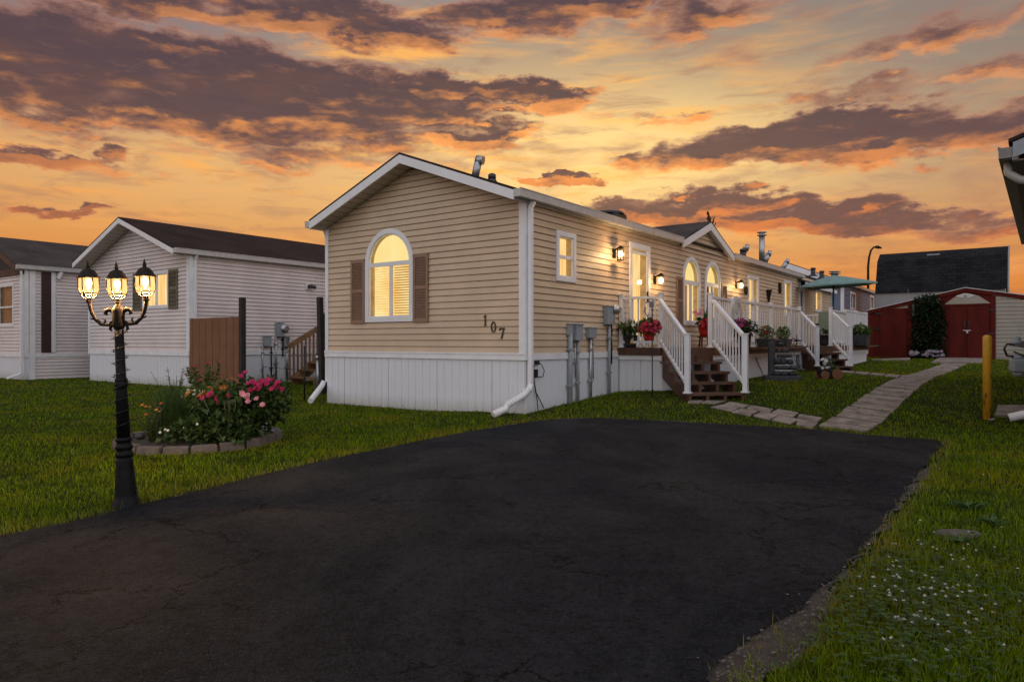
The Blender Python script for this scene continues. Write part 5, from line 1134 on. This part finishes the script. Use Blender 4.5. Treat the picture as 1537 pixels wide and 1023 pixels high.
mb = MB(); [blooms(mb, (random.uniform(-.3, .3), -.15+random.uniform(-.05, .02), random.uniform(.1, .26)), .018, 5, (0, -1, .6)) for _ in range(5)]; mb.obj('blossoms', M['whitep'], fl_)
Y_ = 7.75; mb = MB(); w = .09
for dx__, r_ in ((0, 1.), (.012, .86)): mb.tube([(-w*r_+dx__, dx__, -.55), (-w*r_+dx__, dx__, .05)]+[(-w*r_*cos(pi*k/10)+dx__, dx__, .05+.11*r_*sin(pi*k/10)) for k in range(1, 10)]+[(w*r_+dx__, dx__, .05), (w*r_+dx__, dx__, -.55)], .006, 6)
tag(mb.obj('garden_hoop', M['terracotta'], None, loc=(at(347, Y_), Y_, .57)), 'pale pink wire hoop arching over the roses in the flower bed', 'plant support')
Y_ = 8.35; on = empty('garden_ornament', (at(398, Y_), Y_, .08), label='small grey bell shaped garden ornament on the edging near the white skirting', cat='ornament')
mb = MB(); mb.lathe([(.075, 0), (.08, .015), (.06, .03), (.05, .07), (.03, .11), (.012, .13), (.014, .15), (.004, .2)], (0, 0, 0), 18); mb.obj('bell', M['greybox'], on)
mb = MB(); mb.tube([(.05, 0, .01), (.12, 0, -.02), (.17, 0, -.02)], [.02, .016, .006], 8); mb.obj('tail', M['greybox'], on)
mb = MB(); mb.ball((0, 0, 0), .055, 8, .7); tag(mb.obj('dark_stone', M['slate'], None, loc=(at(210, 7.7), 7.7, .1)), 'dark rounded stone lying on the edging at the lamp post end of the bed', 'stone')

# ------------------------------------------------------------------ pots and ornaments on and around the deck
def pot(x, y, z, r, h, m, name, label, cat='flower pot', taper=.75, square=False, group=None, rim=True):
    o = empty(name, (x, y, z), -TH if square else 0, label=label, cat=cat, group=group); mb = MB()
    if square: w, d = r, r*.62; k = taper; mb.hexa([(-d*k, -w*k, 0), (d*k, -w*k, 0), (d*k, w*k, 0), (-d*k, w*k, 0), (-d, -w, h), (d, -w, h), (d, w, h), (-d, w, h)]); mb.box(-d-.012, d+.012, -w-.012, w+.012, h, h+.025)
    else: mb.lathe([(r*taper, 0), (r*(taper+.1), h*.3), (r, h-.025), (r*1.06, h-.024), (r*1.06, h), (r*.9, h), (r*.85, h-.03)], (0, 0, 0), 22)
    mb.obj('pot', M[m], o); return o
P3 = lambda px, py, off: (*loc2w(off, S(px, py, off)[0]), S(px, py, off)[1])
def flowers(o, c, r, n, R, m, name='blossoms', k=2, face=(0, -1, .6)):
    mb = MB()
    for _ in range(n):
        while 1:
            p = Vector((random.uniform(-1, 1), random.uniform(-1, 1), random.uniform(-.6, 1)))
            if .6 < p.length < 1: break
        if p.y > .5: p.y *= -1
        q = (c[0]+p.x*r[0], c[1]+p.y*r[1], c[2]+p.z*r[2])
        for j in range(k): blooms(mb, q, R*(1-.3*j), 5, (p.x+random.gauss(0, .2), p.y+face[1]*.5, p.z+face[2]), .95)
    return mb.obj(name, M[m], o)
# black pot with gold ornament at the deck corner
gx_, gz_ = gb_(938, 527, 2.88)
o = pot(*loc2w(gx_+.02, 3.05), DKZ, .135, .23, 'darkpot', 'flower_pot', 'black pot with a gold ornament and white flowers on the deck corner')
leaves(240, (0, 0, .32), (.19, .19, .13), .11).obj('foliage', M['leafl'], o); flowers(o, (0, 0, .36), (.16, .16, .1), 7, .04, 'whitep')
mb = MB(); mb.ball((0, 0, 0), .03, 8, 1.3); mb.ball((0, 0, .045), .02, 8); mb.obj('gold_ornament', M['gold'], o).location = (0, -.135, .10)
def figurine(px, lab):
    a, _ = gb_(px, 520, 2.88); o = empty('figurine', (*loc2w(a, 2.99), DKZ), label=lab, cat='figurine'); mb = MB()
    mb.lathe([(.045, 0), (.05, .01), (.042, .05), (.03, .075), (.034, .09), (.036, .11), (.026, .135), (.008, .145)], (0, 0, 0), 14); mb.ball((.0, -.035, .045), .02, 6); mb.obj('body', M['ivory'], o)
    mb = MB(); mb.lathe([(.045, .12), (.05, .124), (.03, .13), (.028, .155), (.004, .16)], (0, 0, .005), 12); mb.obj('cap', M['galv' if px < 962 else 'greypot'], o)
figurine(957.5, 'small ivory figurine beside the black pot on the deck corner'); figurine(967.5, 'small ivory figurine in a grey cap below the red hanging basket')
# shepherd hook with the red basket
hx, hy, hz_ = gp(979, 595); hk = empty('shepherd_hook', (hx, hy, hz_), label='tall thin black shepherd hook standing in front of the deck skirting', cat='plant hook')
zt3 = H+(HY-452)*hy/F-hz_; mb = MB(); mb.tube([(0, 0, -.1), (0, 0, zt3-.1)], .0095, 8); mb.obj('pole', M['cable'], hk)
mb = MB(); mb.tube([(0, 0, zt3-.35), (-.06, 0, zt3-.28), (-.13, 0, zt3-.16), (-.12, 0, zt3-.1), (-.09, 0, zt3-.12)], .008, 6); mb.tube([(0, 0, zt3-.35), (.06, 0, zt3-.36), (.08, 0, zt3-.42)], .008, 6); mb.tube([(0, 0, zt3-.1), (-.03, 0, zt3-.02), (-.07, 0, zt3+.02), (-.10, 0, zt3-.03)], .009, 6); mb.obj('scroll', M['cable'], hk)
mb = MB(); mb.lathe([(.02, 0), (.042, .01), (.036, .07), (.055, .085), (.045, .10), (.01, .125)], (-.01, 0, zt3-.1), 12); mb.obj('solar_lantern', M['greybox'], hk)
by__ = hy-.05; zb3 = H-(511-HY)*by__/F; o = pot(at(974, by__), by__, zb3, .105, .15, 'redpot', 'flower_basket', 'red basket full of crimson flowers hanging on the black shepherd hook', 'flower basket', .72)
leaves(330, (0, 0, .22), (.19, .19, .12), .07).obj('foliage', M['leaf'], o); flowers(o, (0, -.02, .22), (.2, .19, .13), 52, .042, 'red'); flowers(o, (.02, -.07, .21), (.13, .14, .07), 12, .045, 'pink', 'pink_blossoms')
mb = MB(); [mb.tube([(.1*cos(a), .1*sin(a), .15), (0, .03, zt3+hz_-.2-zb3)], .003, 4) for a in (0, 2.1, 4.2)]; mb.obj('hanger', M['cable'], o)
# red pot on a stool by the arched window
x, y, _ = P3(1058, 505, .35); st = empty('plant_stand', (x, y, DKZ), label='dark red wooden plant stand on the deck under the arched windows', cat='plant stand')
for dx2 in (-.1, .1):
    for dy2 in (-.1, .1): mb = MB(); mb.bar((dx2, dy2, 0), (dx2*.8, dy2*.8, .2), .03); mb.obj('leg', M['rustred'], st)
mb = MB(); mb.box(-.13, .13, -.13, .13, .2, .23); mb.obj('top', M['rustred'], st)
o = pot(x, y, DKZ+.23, .15, .24, 'redpot', 'flower_pot', 'round red pot of pink and orange flowers under the arched windows', taper=.7)
leaves(160, (0, 0, .3), (.17, .17, .1), .08).obj('foliage', M['leaf'], o); flowers(o, (-.02, -.02, .28), (.18, .17, .1), 22, .05, 'red'); flowers(o, (-.17, -.03, .50), (.1, .1, .1), 12, .05, 'palepink', 'pale_blossoms')
mb = MB()
for k in range(26):
    a = k*2.4; mb.leaf((.03, 0, .24), (cos(a)*.28, sin(a)*.28, 1), (cos(a), sin(a), 0), random.uniform(.25, .42), .03, .1)
for k in range(5): mb.tube([(-.05, 0, .25), (-.12-.02*k, -.02, .42), (-.14-.02*k, -.03, .52)], .004, 4)
mb.obj('spikes', M['blade'], o)
# magenta pot by the near handrail, and the row of planters on the ledge
x, y, _ = P3(1117, 505, 1.66); o = pot(x, y, DKZ, .13, .26, 'darkpot', 'flower_pot', 'dark pot of magenta and white flowers beside the near handrail', taper=.8)
leaves(380, (-.05, 0, .36), (.26, .24, .15), .09).obj('foliage', M['leaf'], o); flowers(o, (-.12, -.03, .43), (.19, .18, .10), 34, .055, 'magenta'); flowers(o, (.14, -.04, .40), (.09, .1, .07), 12, .04, 'whitep', 'white_blossoms')
for px, lab, nf in ((1150, 'grey box planter with small crimson flowers on the deck ledge', 14), (1175.5, 'grey box planter with bushy green foliage behind the stone fountain', 0)):
    x, y, _ = P3(px, 512, 1.68); o = pot(x, y, DKZ, .22, .15, 'darkpot', 'flower_pot', lab, 'planter', .86, True)
    leaves(640, (0, 0, .27), (.15, .23, .16), .05, ar=.4, up=.9).obj('foliage', M['leafl'], o)
    if nf: flowers(o, (-.02, .05, .33), (.12, .22, .1), nf, .042, 'red')
x, y, _ = P3(1293, 515, 2.27); o = pot(x, y, DKZ, .3, .27, 'darkpot', 'flower_pot', 'dark box planter of low green plants before the white privacy panel', 'planter', .9, True)
leaves(560, (0, 0, .40), (.22, .34, .16), .09).obj('foliage', M['leafl'], o); flowers(o, (0, 0, .42), (.2, .3, .12), 10, .04, 'whitep')
# small dark pots and hose clutter along the ledge
x, y, _ = P3(1196, 512, 1.66); cc = empty('ledge_ornament', (x, y, DKZ), label='small black metal ornament with spikes standing on the deck ledge corner', cat='ornament'); mb = MB()
mb.tube([(0, 0, 0), (0, 0, .26)], .012, 6)
for k in range(7): a = k*.9; mb.tube([(0, 0, .14), (.15*cos(a), .15*sin(a), .14+.06*sin(k*2.))], [.016, .004], 5)
mb.ball((0, 0, .14), .035, 8); mb.obj('spikes', M['cable'], cc)
mb = MB(); mb.box(-.09, .09, -.09, .09, 0, .02); mb.obj('base', M['cable'], cc)
# white arched plaque on the railing
x, y, z = P3(1099, 466, 1.44); pq = empty('garden_plaque', (x, y, z), -TH, label='white arched wooden plaque standing behind the near handrail top', cat='plaque')
Tp = lambda a, zz, o_: (o_, a, zz); mb = MB(); mb.prism(arc(-.33, .33, -.45, -.02, .28), Tp, .07, .09); mb.obj('board', M['whitepaint'], pq)
mb = MB(); ring(mb, Tp, arc(-.28, .28, -.42, -.04, .22), arc(-.2, .2, -.42, -.05, .14), .09, .105); mb.prism([(.09*cos(k*pi/6), .02+.09*sin(k*pi/6)) for k in range(12)], Tp, .091, .103); mb.obj('moulding', M['ivory'], pq)
# stone fountain
fx, fy, fz = gp(1176, 570); fo = empty('garden_fountain', (fx, fy, fz), -.25, label='dark stone tiered fountain on the grass against the deck skirting', cat='fountain')
mb = MB(); mb.box(-.36, .30, -.20, .22, -.06, .09); mb.obj('base', M['slate'], fo, bevel=.02)
mb = MB(); mb.box(-.28, -.16, -.05, .12, .09, .74); mb.obj('column', M['slate'], fo, bevel=.012)
for k, (z, w, d_, h_, xo) in enumerate(((.09, .25, .19, .10, .03), (.20, .21, .17, .09, .04), (.30, .17, .15, .13, .0), (.44, .15, .13, .08, .03), (.53, .11, .10, .10, -.01))):
    for q in range(3):
        mb = MB(); a = (q-1)*w*.62+random.uniform(-.02, .02); ww = w*random.uniform(.38, .5); hh = h_*random.uniform(.75, 1.05)
        mb.lathe([(ww*.8, 0), (ww, hh*.3), (ww*.95, hh*.75), (ww*.6, hh)], (xo+a, random.uniform(-.05, .02), z), 7, False, sy=d_/w*1.2, rot=random.random()*3); mb.obj('rock', M['slate'], fo, bevel=.012)
mb = MB(); mb.ball((-.05, 0, .70), .055, 8); mb.tube([(-.2, 0, .72), (-.12, -.02, .78), (.0, 0, .75)], .02, 6); mb.obj('spout', M['darkpot'], fo)
def cable(pts, lab): mb = MB(); mb.tube(pts, .010, 6); tag(mb.obj('garden_cable', M['cable']), lab, 'cable')
sk = lambda px, py: P3(px, py, 1.50)
g3 = lambda px, py: (lambda q: (q[0], q[1], q[2]+.01))(gp(px, py))
cable([sk(1135, 536), sk(1139, 548), sk(1143, 556), g3(1146, 566)], 'black cable running down the deck skirting beside the near steps')
cable([sk(1160, 527), sk(1158.5, 545), sk(1161, 556), g3(1164, 564)], 'black cable running down behind the stone fountain')
cable([sk(1196, 526), sk(1195.5, 543), sk(1199, 551), g3(1206, 558), g3(1205, 565)], 'black cable running down the deck skirting beside the far steps')
# lawn ornament in front of the far steps
wx_, wy_, wz_ = gp(1243, 568.5); wg = empty('lawn_ornament', (wx_, wy_, wz_), label='small brown cart shaped planter on the grass before the far steps', cat='ornament')
mb = MB(); mb.hexa([(-.16, -.1, .06), (.14, -.1, .06), (.14, .1, .06), (-.16, .1, .06), (-.19, -.13, .18), (.16, -.13, .18), (.16, .13, .18), (-.19, .13, .18)]); mb.obj('cart_body', M['darkwood'], wg)
for dx2, dy2, r_ in ((-.12, -.14, .085), (.12, -.14, .105), (-.12, .14, .085), (.12, .14, .105)): mb = MB(); mb.tube([(dx2, dy2-.015, r_), (dx2, dy2+.015, r_)], r_, 16); mb.tube([(dx2, dy2-.025, r_), (dx2, dy2+.025, r_)], .03, 8); mb.obj('wheel', M['cedar'], wg)
mb = MB(); [mb.ball((random.uniform(-.14, .1), random.uniform(-.08, .08), .2+random.uniform(0, .04)), .035, 6) for _ in range(10)]; mb.ball((-.06, 0, .3), .05, 8, 1.3); mb.obj('stones', M['galv'], wg)
leaves(60, (.06, 0, .27), (.12, .1, .1), .07).obj('foliage', M['leaf'], wg); flowers(wg, (-.08, -.02, .36), (.06, .06, .05), 6, .045, 'whitep')
# garden umbrella, patio chair and dark pot on the far deck
uy, _ = sd_(1251, 470, .95); ux, uyy = loc2w(.95, uy); Yu = uyy; um = empty('garden_umbrella', (ux, uyy, DKZ), label='teal green garden umbrella open above the far end of the deck', cat='umbrella')
ztop = H+(HY-412.5)*Yu/F-DKZ; zrim = H+(HY-428)*Yu/F-DKZ; R_ = .5*118*Yu/F
mb = MB(); mb.tube([(0, 0, .05), (0, 0, ztop-.02)], .026, 10); mb.obj('pole', M['darkpot'], um)
mb = MB(); mb.lathe([(.26, 0), (.26, .04), (.06, .08), (.04, .2)], (0, 0, 0), 20); mb.obj('base', M['darkpot'], um)
mb = MB(); n = 8; tx2, ty2 = .07, .02; rim = [Vector((R_*cos(2*pi*k/n+.25), R_*sin(2*pi*k/n+.25), zrim+tx2*cos(2*pi*k/n+.25))) for k in range(n)]; apex = Vector((0, 0, ztop))
for k in range(n):
    a, b = rim[k], rim[(k+1) % n]; mid = (a+b)/2*.985+Vector((0, 0, .025)); prev_ = None
    for j in range(6):
        f_ = j/5; sag = Vector((0, 0, .012*sin(pi*f_))); A = apex.lerp(a, f_)+sag; Mi = apex.lerp(mid, f_)+sag*.55; B_ = apex.lerp(b, f_)+sag
        if prev_: mb.poly([prev_[0], A, Mi, prev_[1]]); mb.poly([prev_[1], Mi, B_, prev_[2]])
        prev_ = (A, Mi, B_)
    mb.poly([a, a-Vector((0, 0, .05)), mid-Vector((0, 0, .045)), mid]); mb.poly([mid, mid-Vector((0, 0, .045)), b-Vector((0, 0, .05)), b])
mb.obj('canopy', M['teal'], um)
for k in range(n): mb = MB(); mb.tube([apex-Vector((0, 0, .1)), rim[k]-Vector((0, 0, .02))], .009, 5); mb.obj('rib', M['darkpot'], um)
cx_, cy_, _ = P3(1241, 505, 1.25); ch = empty('patio_chair', (cx_, cy_, DKZ), -.5, label='patio chair with a leaf print cushion standing behind the far steps', cat='chair')
mb = MB(); mb.box(-.26, .26, -.24, .26, .40, .50); mb.obj('seat_cushion', M['cushion'], ch, bevel=.03)
mb = MB(); mb.hexa([(-.26, .20, .48), (.26, .20, .48), (.26, .30, .48), (-.26, .30, .48), (-.25, .36, 1.02), (.25, .36, 1.02), (.25, .44, 1.0), (-.25, .44, 1.0)]); mb.obj('back_cushion', M['cushion'], ch, bevel=.03)
for dx2 in (-.27, .27):
    for dy2 in (-.24, .27): mb = MB(); mb.tube([(dx2, dy2, 0), (dx2, dy2*.95, .62)], .016, 8); mb.obj('leg', M['cable'], ch)
    mb = MB(); mb.box(dx2-.03, dx2+.03, -.26, .30, .62, .65); mb.obj('armrest', M['cable'], ch)
x, y, _ = P3(1240, 512, 1.62); o = pot(x, y, DKZ, .2, .30, 'darkpot', 'flower_pot', 'dark round pot of leaves at the top of the far steps'); leaves(60, (0, 0, .33), (.15, .15, .08), .1).obj('foliage', M['leaf'], o)

# ------------------------------------------------------------------ right lawn: clover, weeds and a flat stone
cl = MB(); fl2 = MB()
for _ in range(105):
    if random.random() < .8: px, py = random.gauss(1390, 52), random.gauss(905, 42)
    else: px, py = random.uniform(1290, 1536), random.uniform(700, 1015)
    if py > 1040 or py < 690: continue
    x, y, z = gp(px, py)
    if inside(DRIVE, np.array([x]), np.array([y]))[0] or inside(VERGE, np.array([x]), np.array([y]))[0]: continue
    h_ = random.uniform(.05, .085); fl2.tube([(x, y, z), (x+random.gauss(0, .01), y, z+h_)], .0014, 4)
    for _2 in range(15): d_ = Vector((random.gauss(0, 1), random.gauss(0, 1), abs(random.gauss(.3, .7)))).normalized(); cl.leaf(Vector((x, y, z+h_))+d_*.001, d_, (0, 0, 1), random.uniform(.006, .009), .004)
tag(cl.obj('clover_flowers', M['whitep']), 'white clover flower heads scattered through the right lawn', 'clover', kind='stuff'); tag(fl2.obj('clover_stems', M['stem']), 'thin stems of the white clover in the right lawn', 'clover', kind='stuff')
lv = MB()
for _ in range(1500):
    px, py = random.gauss(1370, 95), random.gauss(915, 60)
    if py > 1060 or py < 720: continue
    x, y, z = gp(px, py)
    if inside(DRIVE, np.array([x]), np.array([y]))[0] or inside(VERGE, np.array([x]), np.array([y]))[0]: continue
    h_ = random.uniform(.025, .06); a = random.uniform(0, 6.28)
    for k in range(3): t = a+k*2.09; lv.leaf((x, y, z+h_), (cos(t), sin(t), .25), (0, 0, 1), random.uniform(.012, .02), .014, .1)
tag(lv.obj('clover_leaves', M['blade']), 'low clover leaves growing through the right lawn', 'clover', kind='stuff')
for px, py, s_, lab in ((1455, 768, 1., 'broad leaved weed behind the flat stone on the right lawn'), (1492, 790, .8, 'broad leaved weed beside the right end of the flat stone'), (1443, 818, .6, 'small broad leaved weed in front of the flat stone')):
    x, y, z = gp(px, py); w = plant('broadleaf_weed', x, y, z, lab); mb = MB()
    for k in range(15): a = k*2.4+random.uniform(-.3, .3); mb.leaf((0, 0, .0), (cos(a), sin(a), random.uniform(.25, 1.1)), (cos(a), sin(a), 2), s_*random.uniform(.09, .18), .045*s_, .25)
    mb.obj('foliage', M['blade'], w)
x, y, z = gp(1437, 803); mb = MB(); mb.lathe([(.12, -.03), (.135, .012), (.11, .026), (.01, .03)], (0, 0, 0), 7, False, sx=1.1, sy=.5, rot=.4); tag(mb.obj('flat_stone', M['stone'], None, .01, (x, y, z)), 'flat grey stone sunk in the right lawn', 'stone')
# crumbs of gravel along the broken asphalt edge
mb = MB(); npx = 0
while npx < 420:
    i = random.randrange(len(VERGE)); a = Vector(VERGE[i]); b = Vector(random.choice(VERGE)); q = a.lerp(b, random.random())
    if not inside(VERGE, np.array([q.x]), np.array([q.y]))[0]: continue
    if inside(DRIVE, np.array([q.x]), np.array([q.y]))[0] and random.random() < .93: continue
    r_ = random.uniform(.002, .0075); mb.lathe([(r_*.5, -r_*.3), (r_, .1*r_), (r_*.6, r_*.6)], (q.x, q.y, gz(q.x, q.y)+.02), 5, False, sx=random.uniform(.7, 1.3), rot=random.random()*3); npx += 1
tag(mb.obj('gravel', M['stone']), 'loose gravel along the crumbling asphalt edge', 'gravel', kind='stuff')
